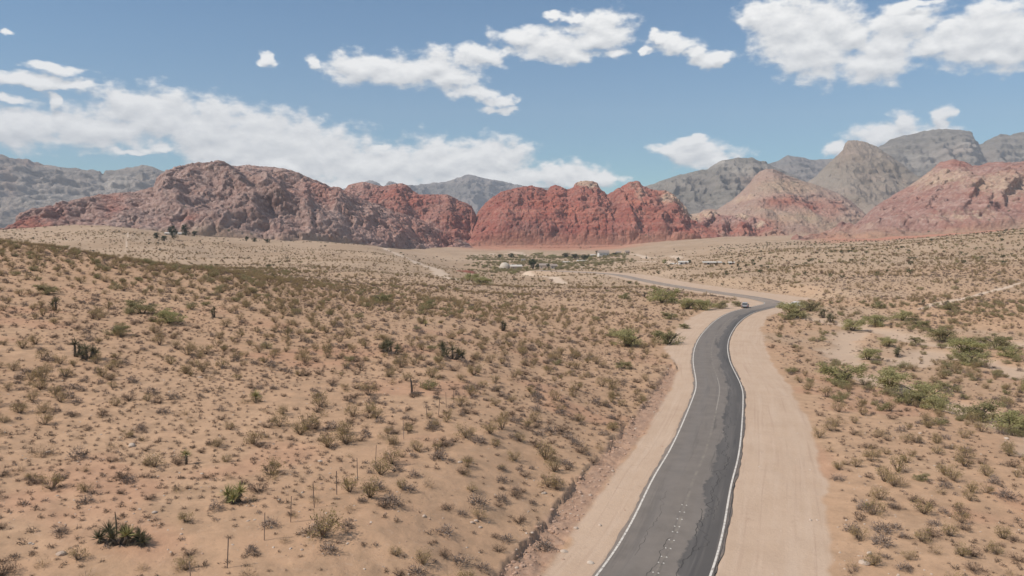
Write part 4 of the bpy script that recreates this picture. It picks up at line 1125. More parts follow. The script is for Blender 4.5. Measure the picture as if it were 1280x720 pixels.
# ------------------------------------------------------------------ landmarks used to describe single plants
LM = []
def landmark(phrase, px, py):
    x, y = ground_at(px, py); LM.append((phrase, x, y))
for ph, px, py in [
 ('the big dark yucca clump', 145, 680), ('the two-headed yellow yucca', 292, 628), ('the single shaggy yucca', 233, 580),
 ('the second lowest post', 284, 715), ('the fourth post', 363, 655), ('the middle posts', 447, 590), ('the farthest post', 567, 502),
 ('the dead yucca stalk', 515, 488), ('the lower cut bank', 640, 672), ('the middle cut bank', 740, 570), ('the far bank end', 835, 465),
 ('the left slope yucca pair', 103, 448), ('the mid slope yucca pair', 560, 446), ('the multi-headed yucca', 490, 443),
 ('the round slope shrub', 478, 380), ('the smaller round shrub', 535, 386), ('the left hill crest', 60, 325),
 ('the scrub below the crest', 250, 372), ('the spreading green clump', 212, 404), ('the long olive shrub', 175, 392),
 ('the lower left sand', 60, 600), ('the sand left of the posts', 200, 500), ('the mid slope sand', 400, 500),
 ('the sand right of the posts', 520, 640), ('the left frame edge', 10, 500), ('the lower left corner', 15, 690),
 ('the broad pull-off mesquite', 785, 440), ('the silver car', 931, 385), ('the road bend', 975, 385), ('the slope before the village', 690, 390),
 ('the rise beside the pull-off', 740, 470), ('the far road leg', 850, 365), ('the right shoulder edge', 1050, 640), ('the narrowing right shoulder', 985, 500),
 ('the olive bush pair', 1090, 640), ('the dark green flat bush', 1155, 600), ('the pale wash', 1060, 435),
 ('the long mesquite row', 1140, 500), ('the edge mesquites', 1270, 535), ('the lower right corner', 1240, 690), ('the red sand slope', 1040, 500),
 ('the dark mesquite knot', 1235, 435), ('the right hillside track', 1230, 375), ('the wide right hillside', 1150, 345), ('the far tan hill', 300, 320), ('the bright hill track', 530, 335),
 ('the white dome', 631, 334), ('the tan hill top', 100, 285), ('the ranch pines', 225, 297), ('the low white houses', 850, 331), ('the long pale roof', 890, 331),
 ('the right hill brow', 1230, 292), ('the hillside foot', 1060, 360), ('the upper right hillside', 1200, 320), ('the red mound', 580, 340), ('the fan foot', 780, 320),
 ('the upper right frame edge', 1275, 310), ('the saddle behind the crest', 400, 340), ('the left frame top slope', 15, 310), ('the hill slope under the ridge', 400, 312), ('the mid hillside', 1120, 320),
]: landmark(ph, px, py)
LMA = np.array([(a[1], a[2]) for a in LM])
FORMS = {'creosote_bush': ['fan shaped', 'open topped', 'lopsided', 'upright', 'split crowned'], 'green_shrub': ['rounded', 'ragged', 'wide', 'leafy'],
         'grey_shrub': ['cushion shaped', 'domed', 'flattened', 'lobed'], 'brown_shrub': ['twiggy', 'sparse', 'scraggly', 'bare stemmed'],
         'straw_bush': ['wispy', 'spiky', 'feathery'], 'hillside_shrub': ['dark', 'olive', 'dull green'], 'stone': ['flat', 'blocky', 'rounded']}
WORDS = {'creosote_bush': ('olive tan creosote bush', 'creosote bush', 'creosote bushes on the sand'), 'green_shrub': ('grey green desert shrub', 'shrub', 'green shrubs of the slope and wash'),
         'grey_shrub': ('lavender grey shrub', 'shrub', 'grey cushion shrubs'), 'brown_shrub': ('rusty brown shrub', 'shrub', 'brown twiggy shrubs'),
         'straw_bush': ('straw gold bush', 'bush', 'straw coloured bushes'), 'hillside_shrub': ('shrub dotting a far slope', 'shrub', 'dark shrubs dotting the far slopes'),
         'stone': ('pale stone', 'stone', 'loose stones')}
_used = {}
def describe(kind, x, y, q, v):
    """q: rank of its size among its like, 0..1"""
    size = 'tiny' if q < .15 else 'small' if q < .38 else 'medium' if q < .62 else 'large' if q < .85 else 'huge'
    d = np.hypot((LMA[:, 0] - x), (LMA[:, 1] - y) * .6); order = np.argsort(d)
    for k in order[:8]:
        dx, dy = x - LMA[k, 0], y - LMA[k, 1]; near = y * .03
        a = math.degrees(math.atan2(dy, dx)) % 360
        rel = ['right of', 'beyond and right of', 'beyond', 'beyond and left of', 'left of', 'nearer and left of', 'nearer than', 'nearer and right of'][int((a + 22.5) // 45) % 8]
        dd = math.hypot(dx, dy)
        far = 'just ' if dd < near * 1.2 else '' if dd < near * 3 else 'well '
        for form in (FORMS[kind][v % len(FORMS[kind])] + ' ', ''):
            lab = '%s %s%s %s%s %s' % (size, form, WORDS[kind][0], far, rel, LM[k][0])
            if len(lab.split()) <= 16 and lab not in _used: _used[lab] = 1; return lab
    return lab

def gn_instancer(name, meshes, D, label):
    """everything past the nearest few hundred of a kind: one object, instanced on points"""
    n = len(D['x'])
    if n == 0: return
    me = bpy.data.meshes.new(name); me.vertices.add(n)
    me.vertices.foreach_set('co', np.stack([D['x'], D['y'], D['z']], 1).astype(np.float32).ravel())
    for an, av in (('scl', D['s']), ('rot', D['r'])):
        a = me.attributes.new(an, 'FLOAT', 'POINT'); a.data.foreach_set('value', av.astype(np.float32))
    a = me.attributes.new('pick', 'INT', 'POINT'); a.data.foreach_set('value', D['v'].astype(np.int32))
    src = bpy.data.collections.new(name + '_source')
    for k, m in enumerate(meshes): src.objects.link(bpy.data.objects.new('%s_source_%02d' % (name, k), m))
    o = bpy.data.objects.new(name, me); link(o, kind='stuff', label=label)
    g = bpy.data.node_groups.new(name, 'GeometryNodeTree')
    g.interface.new_socket("Geometry", in_out='INPUT', socket_type='NodeSocketGeometry')
    g.interface.new_socket("Geometry", in_out='OUTPUT', socket_type='NodeSocketGeometry')
    N, L = g.nodes, g.links
    gi, go = N.new('NodeGroupInput'), N.new('NodeGroupOutput')
    ip = N.new('GeometryNodeInstanceOnPoints'); ci = N.new('GeometryNodeCollectionInfo')
    ci.inputs['Collection'].default_value = src; ci.inputs['Separate Children'].default_value = True; ci.inputs['Reset Children'].default_value = True
    def na(nm, t):
        q = N.new('GeometryNodeInputNamedAttribute'); q.data_type = t; q.inputs['Name'].default_value = nm
        return q.outputs['Attribute']
    L.new(gi.outputs[0], ip.inputs['Points']); L.new(ci.outputs[0], ip.inputs['Instance'])
    ip.inputs['Pick Instance'].default_value = True; L.new(na('pick', 'INT'), ip.inputs['Instance Index'])
    cx = N.new('ShaderNodeCombineXYZ'); L.new(na('rot', 'FLOAT'), cx.inputs[2]); L.new(cx.outputs[0], ip.inputs['Rotation'])
    cs = N.new('ShaderNodeCombineXYZ'); sc = na('scl', 'FLOAT')
    for k in range(3): L.new(sc, cs.inputs[k])
    L.new(cs.outputs[0], ip.inputs['Scale'])
    L.new(ip.outputs[0], go.inputs[0])
    md = o.modifiers.new('instances', 'NODES'); md.node_group = g

def place_all():
    kinds = {}
    for D in SC: kinds.setdefault(D['kind'], []).append(D)
    for kind, ds in kinds.items():
        D = {k: np.concatenate([d[k] for d in ds]) for k in 'xyzsrv'}
        u = D['x'] / D['y']; pyv = 290 + (CAMH - D['z']) / D['y'] * F
        inview = (np.abs(u) < .655) & (pyv < 722)
        lim = 0 if kind == 'tuft' else 300
        order = np.argsort(-(D['s'] / D['y']) * inview)
        top, rest = order[:lim], order[lim:]
        rank = np.argsort(np.argsort(D['s'][top])) / max(1, len(top))
        for ti, i in enumerate(top):
            o = bpy.data.objects.new(kind, MESHES[kind][D['v'][i]])
            s = float(D['s'][i]); o.location = (float(D['x'][i]), float(D['y'][i]), float(D['z'][i]))
            o.rotation_euler = (0, 0, float(D['r'][i])); o.scale = (s, s, s * (0.85 + .3 * ((i * 37) % 11) / 11))
            link(o, None, describe(kind, D['x'][i], D['y'][i], rank[ti], int(D['v'][i])), WORDS[kind][1], WORDS[kind][2])
        R = {k: D[k][rest] for k in D}
        nm = {'tuft': 'low_ground_cover'}.get(kind, kind + '_mass')
        gn_instancer(nm, MESHES[kind], R, 'low dry tufts and litter over the sand' if kind == 'tuft' else 'countless smaller %s further off' % WORDS[kind][2])
place_all()

# ------------------------------------------------------------------ named plants
def gz(x, y): return float(terrain_full(np.array([float(x)]), np.array([float(y)]))[0])

def mesquite_meshes(seed, W=1.0, H=.75, leafmat=None, nl=3600, leaf=.042, low=True):
    rs = np.random.RandomState(seed); rnd = random.Random(seed)
    tr = MB(); tips = []
    for k in range(5):
        a = rs.uniform(0, 6.28); lean = rs.uniform(.15, .4)
        p0 = Vector((.03 * math.cos(a), .03 * math.sin(a), -.03)); p1 = p0 + Vector((math.cos(a) * lean * .4 * W, math.sin(a) * lean * .4 * W, H * .35)); p2 = p1 + Vector((math.cos(a + .4) * lean * .6 * W, math.sin(a + .4) * lean * .6 * W, H * .3))
        tr.tube([p0, p1, p2], [.028, .018, .009], 5)
        for q in range(4):
            b = a + rs.uniform(-1.2, 1.2); e = p1.lerp(p2, rs.uniform(.2, 1)); t = e + Vector((math.cos(b), math.sin(b), rs.uniform(.2, .9))) * .2 * W
            tr.tube([e, t], [.009, .004], 4); tips.append(t)
        tips.append(p2)
    cl = []
    for k in range(30 if low else 16):
        a = rs.uniform(0, 6.28); r = rs.uniform(0, .43) * W; h = H * (rs.uniform(.12, .8) if low else rs.uniform(.35, .85)) * (1 - .5 * (r / (.5 * W)) ** 2)
        cl.append((r * math.cos(a), r * math.sin(a), h, rs.uniform(.08, .17)))
    cl += [(t.x, t.y, t.z, .1) for t in tips[:10]]
    cl = np.array(cl)
    k = rs.randint(0, len(cl), nl)
    d = rs.normal(size=(nl, 3)); d /= np.linalg.norm(d, axis=1, keepdims=True)
    Pp = cl[k, :3] + d * (cl[k, 3] * rs.uniform(.3, 1.1, nl))[:, None] * np.array([1.2, 1.2, .8])
    Pp[:, 2] = np.maximum(Pp[:, 2], .03)
    v, f = slivers(rs, Pp, rs.normal(size=(nl, 3)), leaf * rs.uniform(.7, 1.3, nl), leaf * .55)
    return tr.mesh('trunk', M_BARK), mesh_np('crown', v, f, leafmat or M_MESQ, False)
MESQ = [mesquite_meshes(300 + k) for k in range(4)]
MESQ_D = [mesquite_meshes(320 + k, leafmat=M_GREEN) for k in range(2)]
COTTON = [mesquite_meshes(340 + k, W=.8, H=1.0, leafmat=M_PINE, nl=900, leaf=.085) for k in range(3)]
COTTON_L = [mesquite_meshes(350 + k, W=.85, H=.9, leafmat=M_MESQ, nl=900, leaf=.085) for k in range(2)]

def tree(name, px, py, wpx, src, label, cat, group, rs, hk=1.0, loc=None):
    x, y = ground_at(px, py) if loc is None else loc
    s = wpx / F * y * (1.22 if name == 'mesquite' else 1.0)
    t = empty(name, (x, y, gz(x, y) - .03), label, cat, group, rs.uniform(0, 6.28))
    t.scale = (s, s, s * hk)
    for nm, me in zip(('trunk', 'crown'), src):
        o = bpy.data.objects.new(nm, me); link(o, t)
    return t

def yucca_meshes(seed, n=70, L=.55, trunk=.5, heads=((0, 0, 0),), mat=None, dead=True):
    rs = np.random.RandomState(seed)
    tk = MB(); parts = []; dv = []
    for (hx, hy, hz) in heads:
        top = Vector((hx, hy, trunk + hz))
        tk.tube([(hx * .3, hy * .3, -.05), (hx * .7, hy * .7, (trunk + hz) * .5), top], [.10, .085, .07], 7)
        el = np.radians(rs.uniform(-10, 88, n)); an = rs.uniform(0, 6.28, n)
        D = np.stack([np.cos(an) * np.cos(el), np.sin(an) * np.cos(el), np.sin(el)], 1)
        P0 = np.tile(np.array(top), (n, 1)) + D * .05
        parts.append(slivers(rs, P0, D, L * rs.uniform(.8, 1.15, n), .05) + (0,))
        m = 50
        P1 = np.stack([np.full(m, hx), np.full(m, hy), rs.uniform(.1, .95, m) * (trunk + hz)], 1)
        an = rs.uniform(0, 6.28, m); D = np.stack([np.cos(an), np.sin(an), rs.uniform(-1.3, -.2, m)], 1)
        dv.append(slivers(rs, P1, D, L * .6, .045) + (0,))
    V, Fc, _ = join(parts); V2, F2, _ = join(dv)
    return tk.mesh('trunk', M_BARK, True), mesh_np('rosette', V, Fc, mat or M_YUC), mesh_np('dead_leaf_skirt', V2, F2, M_DEAD)

def yucca(px, py, me3, sc, label, group=None, cat='yucca', kind='yucca', rz=0.0):
    x, y = ground_at(px, py)
    t = empty(kind, (x, y, gz(x, y) - .02), label, cat, group, rz); t.scale = (sc,) * 3
    for nm, me in zip(('trunk', 'rosette', 'dead_leaf_skirt'), me3): link(bpy.data.objects.new(nm, me), t)
    return t

def build_named_plants():
    rs = np.random.RandomState(77)
    yucca(292, 630, yucca_meshes(1, 80, .62, .55, ((-.35, 0, 0), (.35, .1, .1), (.05, -.2, -.25))), 1.1, 'yellow green yucca with several heads left of the fence posts')
    yucca(233, 579, yucca_meshes(2, 60, .5, .75), 1.0, 'lone yucca with one yellow green head on a shaggy trunk')
    x, y = ground_at(233, 582)
    big = yucca_meshes(3, 90, .6, .45, ((-1.1, 0, -.1), (-.7, .3, .15), (-.3, -.2, 0), (.1, .2, .1), (.5, -.1, .05), (.95, .1, -.1), (1.3, -.1, -.25)), M_YUCD)
    t = yucca(150, 683, big, 1.05, 'largest dark yucca clump, with a dried bloom stalk, lower left')
    MB().tube([(-.2, .1, .4), (-.22, .12, 1.1), (-.25, .1, 1.75)], [.035, .05, .02], 6).build('bloom_stalk', M_DEAD, t)
    link(bpy.data.objects.new('pale_rosette', yucca_meshes(4, 70, .6, .5, ((.55, -.3, .12),))[1]), t)
    s4 = yucca_meshes(5, 60, .6, .5, ((-.6, 0, 0), (0, .2, .35), (.5, 0, .1), (.9, .1, -.1)), M_YUCD)
    s5 = yucca_meshes(6, 60, .55, .9, ((0, 0, 0), (.35, 0, -.3)), M_YUCD)
    s6 = yucca_meshes(7, 60, .55, .4, ((0, 0, 0),))
    for k, (px, py, me, sc, lab) in enumerate([
        (94, 446, s5, 1.5, 'dark green yucca left of its pair on the left slope'), (110, 449, s4, 1.35, 'bushy dark yucca right of its pair on the left slope'),
        (490, 443, s4, 1.5, 'dark multi-headed yucca in the middle of the slope'), (484, 441, s5, 1.4, 'upright dark yucca touching the multi-headed one mid slope'),
        (553, 446, s5, 1.5, 'left dark yucca of the pair below the round shrubs'), (566, 449, s4, 1.45, 'right bushy yucca of the pair below the round shrubs'),
        (1039, 400, s4, 2.0, 'dark yucca group in front of the mesquites right of the bend'), (1030, 396, s5, 2.0, 'tall dark yucca behind the green shrubs near the bend'),
        (1121, 444, s4, 1.5, 'dark spiky yucca in the middle of the pale wash'),
        (320, 500, s6, 1.3, 'small yucca on open sand above the fence posts'), (628, 414, s5, 1.6, 'upright yucca on the far slope left of the pull-off'),
        (532, 408, s6, 1.2, 'slim dark yucca below the smaller round shrub'), (70, 388, s5, 1.5, 'dark yucca low on the left crest slope'),
        (268, 398, s5, 1.3, 'dark yucca beside the green scrub below the crest'), (340, 350, s4, 1.4, 'dark yucca on the saddle behind the crest scrub'),
        (805, 372, s5, 1.4, 'dark yucca left of the far road leg'), (1184, 386, s5, 1.5, 'small dark yucca beside the round hillside bush'),
        (1155, 384, s5, 1.4, 'slim yucca on the right hillside foot')]):
        yucca(px, py, me, sc, lab, 'yuccas scattered over the slopes', rz=k * 1.3)
    # dead stalk
    x, y = ground_at(515, 489)
    st = empty('dead_yucca', (x, y, gz(x, y)), 'charred dead yucca stalk standing alone on the sand', 'dead yucca')
    MB().tube([(0, 0, -.1), (-.02, 0, .6), (-.1, 0, 1.3), (-.17, .02, 1.6)], [.12, .10, .08, .03], 7).build('trunk', mat_flat('charred_wood', (.05, .04, .035), (.09, .07, .06)), st, True)
    MB().tube([(0, 0, .05), (.6, .1, .06), (1.3, .2, .05)], [.05, .06, .03], 6).build('fallen_limb', M_BARK, st)
    # mesquites and large shrubs: px, base py, width px, source, description
    M1, M2 = MESQ, MESQ_D
    for k, (px, py, w, src, lab) in enumerate([
        (785, 431, 42, M1, 'broad light green mesquite just left of the pull-off'), (835, 429, 34, M2, 'dense olive mesquite casting shade on the pull-off'),
        (838, 399, 18, M2, 'small round mesquite above the pull-off sand'), (763, 421, 13, M2, 'dark little mesquite at the left end of the broad one'),
        (779, 462, 20, M2, 'low rounded bush on the red rise beside the pull-off'), (856, 409, 13, M2, 'brown sparse mesquite on the pull-off edge'),
        (899, 384, 19, M2, 'dark peaked mesquite left of the parked car'), (880, 386, 26, M1, 'light green mesquite second left from the parked car'),
        (859, 385, 26, M1, 'olive mesquite third left from the parked car'), (826, 379, 36, M1, 'long low green mesquite inside the road curve'),
        (780, 374, 14, M2, 'dark bush alone inside the road curve'), (923, 381, 14, M2, 'brownish low bush touching the car side of the pull-off'),
        (993, 394, 38, M1, 'green mesquite nearest the outside of the road bend'), (1013, 388, 26, M2, 'darker mesquite behind the one at the road bend'),
        (985, 400, 16, M2, 'small dark bush at the foot of the bend mesquite'), (1065, 410, 30, M1, 'grey green mesquite in the upper wash'),
        (1096, 406, 28, M1, 'pale mesquite right of the upper wash centre'), (1127, 399, 24, M1, 'rounded mesquite at the back of the wash'),
        (1150, 408, 20, M2, 'small olive mesquite between two larger ones in the wash'), (1179, 424, 34, M2, 'wide dark green mesquite in the open wash'),
        (1099, 386, 17, M2, 'dark round bush behind the wash'), (1186, 390, 20, M2, 'round dark bush alone at the hillside foot'),
        (1221, 426, 24, M2, 'dark upright mesquite of the knot at the right'), (1246, 434, 34, M2, 'leafy green mesquite right in the dark knot'),
        (1208, 442, 42, M1, 'wide grey green mesquite in front of the dark knot'), (1262, 446, 28, M1, 'yellow green mesquite right of the dark knot'),
        (1110, 431, 24, M1, 'faint green mesquite mid wash'), (1146, 428, 17, M2, 'small grey mesquite on the pale sand'),
        (1085, 449, 28, M1, 'pale green mesquite below the pale sand'), (1054, 478, 48, M1, 'wide low mesquite at the left end of the long row'),
        (1110, 482, 50, M1, 'bright mesquite with pale trunk in the long row'), (1156, 496, 46, M1, 'tall yellow green mesquite in the middle of the long row'),
        (1136, 504, 36, M2, 'darker mesquite at the foot of the long row'), (1173, 514, 36, M1, 'light green mesquite trailing from the long row'),
        (1221, 520, 48, M2, 'grey green mesquite between the row and the frame edge'), (1268, 536, 56, M1, 'large green mesquite cut by the right frame edge'),
        (1188, 487, 24, M2, 'round olive bush behind the long row'), (1215, 455, 36, M1, 'thin pale mesquite in front of the wide grey green one'),
        (1300, 490, 40, M1, 'mesquite just past the right frame edge'), (478, 379, 24, M2, 'round dark shrub high on the left slope'),
        (535, 386, 19, M2, 'smaller round dark shrub right of its twin on the slope'), (212, 404, 34, M1, 'spreading green clump on the left slope'),
        (178, 392, 34, M2, 'long low olive shrub on the left slope'), (146, 418, 26, M2, 'brownish bush under the long low shrub'),
        (60, 366, 24, M2, 'dark bush under the left crest'), (1085, 638, 12, M2, 'olive round bush by the right shoulder'),
        (1150, 606, 17, M2, 'dark green low bush on the right flat'), (588, 349, 20, M1, 'bright green bush before the dark red mound'),
        (604, 357, 22, M1, 'brightest yellow green tree below the village')]):
        tree('mesquite', px, py, w, src[k % len(src)], lab, 'mesquite', 'mesquites and big shrubs of the wash and slopes', rs, .66)
    # village and ranch trees, further off
    for k, (px, py, w, h, src, lab) in enumerate([
        (196, 298, 10, 9, COTTON, 'low dark tree at the left end of the ranch'), (205, 300, 10, 8, COTTON, 'squat tree left of the ranch roofs'),
        (217, 297, 13, 19, COTTON, 'tallest dark pine over the ranch at the ridge foot'), (232, 295, 13, 16, COTTON, 'second tall dark pine over the ranch'),
        (243, 295, 9, 9, COTTON, 'rounded tree right of the ranch pines'), (308, 300, 6, 7, COTTON, 'small dark tree below the left ridge'),
        (318, 301, 8, 6, COTTON, 'low bushy tree below the left ridge'), (334, 302, 9, 6, COTTON, 'right tree of the row under the left ridge'),
        (624, 323, 7, 6, COTTON, 'dark tree behind the white dome'), (639, 322, 9, 7, COTTON, 'dark tree right behind the white dome'),
        (651, 322, 8, 5, COTTON_L, 'low tree behind the white van shed'), (666, 334, 15, 14, COTTON, 'big dark tree in the middle of the village'),
        (673, 334, 8, 8, COTTON, 'small tree against the big village tree'), (658, 335, 8, 8, COTTON_L, 'light tree left of the big village tree'),
        (686, 334, 7, 7, COTTON, 'tree between the two long village houses'), (700, 332, 8, 6, COTTON_L, 'light tree right of the village houses'),
        (690, 321, 14, 5, COTTON_L, 'long low tree row behind the village'), (672, 319, 18, 5, COTTON_L, 'grove behind the big village tree'),
        (708, 322, 14, 7, COTTON, 'left dark tree of the long grove'), (719, 323, 15, 8, COTTON, 'middle dark tree of the long grove'),
        (730, 324, 14, 8, COTTON, 'right dark tree of the long grove'), (738, 325, 8, 5, COTTON_L, 'light tree ending the long grove'),
        (747, 319, 7, 8, COTTON, 'dark tree left of the white two storey house'), (770, 321, 10, 4, COTTON, 'low hedge of trees right of the white house'),
        (808, 325, 3, 4, COTTON, 'single small tree beside the far lane'), (830, 329, 9, 6, COTTON_L, 'bushy tree left of the low white houses'),
        (848, 327, 5, 6, COTTON, 'dark tree behind the low white houses'), (862, 330, 6, 5, COTTON, 'tree right of the low white houses'),
        (895, 332, 5, 4, COTTON, 'first tree before the long pale roof'), (905, 332, 5, 4, COTTON, 'tree left of the small tan house'),
        (922, 332, 5, 5, COTTON, 'tree right of the small tan house'), (933, 332, 5, 4, COTTON, 'second tree right of the small tan house'), (943, 331, 4, 4, COTTON, 'last tree of the far row at right'),
        (618, 334, 12, 6, COTTON_L, 'light bushes left of the white dome'), (606, 333, 10, 5, COTTON_L, 'bushes well left of the white dome'),
        (640, 341, 14, 5, COTTON_L, 'low scrub trees before the dome')]):
        tree('village_tree', px, py, w, src[k % len(src)], lab, 'tree', 'trees round the far houses', rs, h / w / .95)
build_named_plants()

# ------------------------------------------------------------------ fence posts, stones
def build_posts():
    pm = mat_flat('rusty_steel', (.19, .14, .11), (.25, .18, .14), .6)
    labs = ['lowest post, cut by the bottom frame edge', 'tall post right of the lower edge', 'third post up the line', 'fourth post, leaning slightly', 'fifth post beside a brown bush',
            'sixth post in the line', 'seventh post between two straw bushes', 'eighth post in the line', 'ninth post beside an olive bush', 'first of the four close far posts',
            'second of the four close far posts', 'third of the four close far posts', 'farthest post at the end of the line']
    for k, (px, py) in enumerate([(240, 748), (284, 715), (330.5, 680), (363.6, 657), (393, 637), (421, 618), (447, 600), (469, 580), (504.7, 545), (534, 522), (548, 516), (558, 508), (567.5, 502)]):
        x, y = ground_at(px, py)
        t = empty('fence_post', (x, y, gz(x, y) - .1), 'rusty thin steel fence post, ' + labs[k], 'fence post', 'line of old steel fence posts')
        t.rotation_euler = (math.radians((k * 37) % 7 - 3), math.radians((k * 53) % 9 - 4), k * .7)
        mb = MB().box((0, 0, .85), (.055, .012, 1.7)); mb.box((0, .018, .85), (.012, .026, 1.68)); mb.build('post_shaft', pm, t)
        s = MB()
        for q in range(9): s.box((0, -.011, .35 + q * .15), (.03, .01, .02))
        s.build('stud_row', pm, t)
build_posts()

def build_stones():
    sm = NT('pale_stone', .9); sm.color(sm.mix(sm.rand(), (.40, .30, .23), (.50, .41, .33))); sm = sm.m
    rm = NT('red_clod', .95); rm.color(rm.mix(rm.rand(), (.33, .21, .15), (.44, .30, .22))); rm = rm.m
    rocks = [rock_mesh('stone', 400 + k, sm) for k in range(3)]
    clods = [rock_mesh('clod', 410 + k, rm) for k in range(3)]
    rs = np.random.RandomState(5)
    spots = [(77, 697, .5), (193, 643, .3), (165, 553, .6), (1080, 704, .6), (1087, 692, .35), (1258, 551, .5), (590, 636, .3), (600, 640, .25), (750, 642, .3), (738, 690, .4),
             (575, 573, .35), (530, 640, .3), (595, 634, .3), (400, 575, .3), (1013, 652, .25), (640, 500, .3), (680, 600, .35), (1190, 560, .4), (1150, 545, .35), (1075, 600, .3),
             (580, 385, .9), (420, 430, .5), (250, 470, .45), (60, 560, .4), (720, 640, .35), (705, 668, .4)]
    for k, (px, py, s) in enumerate(spots):
        x, y = ground_at(px, py); o = bpy.data.objects.new('stone', rocks[k % 3]); o.location = (x, y, gz(x, y) + .06 * s); o.scale = (s, s, s); o.rotation_euler = (0, 0, k)
        link(o, None, describe('stone', x, y, (s - .2) / .5, k % 3), 'stone', 'loose stones')
    # clods and pebbles crumbled from the bank
    n = 1700
    t = rs.uniform(0, 1, n); A = np.array(GULLY[0:1] + bank_w); Bt = np.array([(-13.5, 24)] + toe_w)
    ta = np.linspace(0, 1, len(A)); tb = np.linspace(0, 1, len(Bt))
    f = np.clip(rs.beta(.9, 1.6, n) * 1.1, 0, 1.1)
    x = (1 - f) * np.interp(t, ta, A[:, 0]) + f * np.interp(t, tb, Bt[:, 0]); y = (1 - f) * np.interp(t, ta, A[:, 1]) + f * np.interp(t, tb, Bt[:, 1])
    s = .05 + .28 * rs.uniform(0, 1, n) ** 4
    gn_instancer('bank_rubble', clods + rocks[:1], dict(x=x, y=y, z=terrain_full(x, y) + .01, s=s, r=rs.uniform(0, 6, n), v=np.minimum((rs.uniform(0, 1, n) * 3.2).astype(int), 3)), 'crumbled clods and pebbles under the cut bank')
    n = 6000
    y = 42 + 110 * rs.uniform(0, 1, n) ** 1.3; x = y * rs.uniform(-.7, .72, n)
    Z, M = terrain_full(x, y, True); k = (M['droad'] > 3.8) & ((M['dshoulder'] > 0) | (rs.uniform(0, 1, n) < .15)); x, y, Z = x[k], y[k], Z[k]
    gn_instancer('pebbles', rocks + clods[:1], dict(x=x, y=y, z=Z, s=.04 + .16 * rs.uniform(0, 1, len(x)) ** 4, r=rs.uniform(0, 6, len(x)), v=rs.randint(0, 4, len(x))), 'pebbles strewn over sand and shoulder')
build_stones()

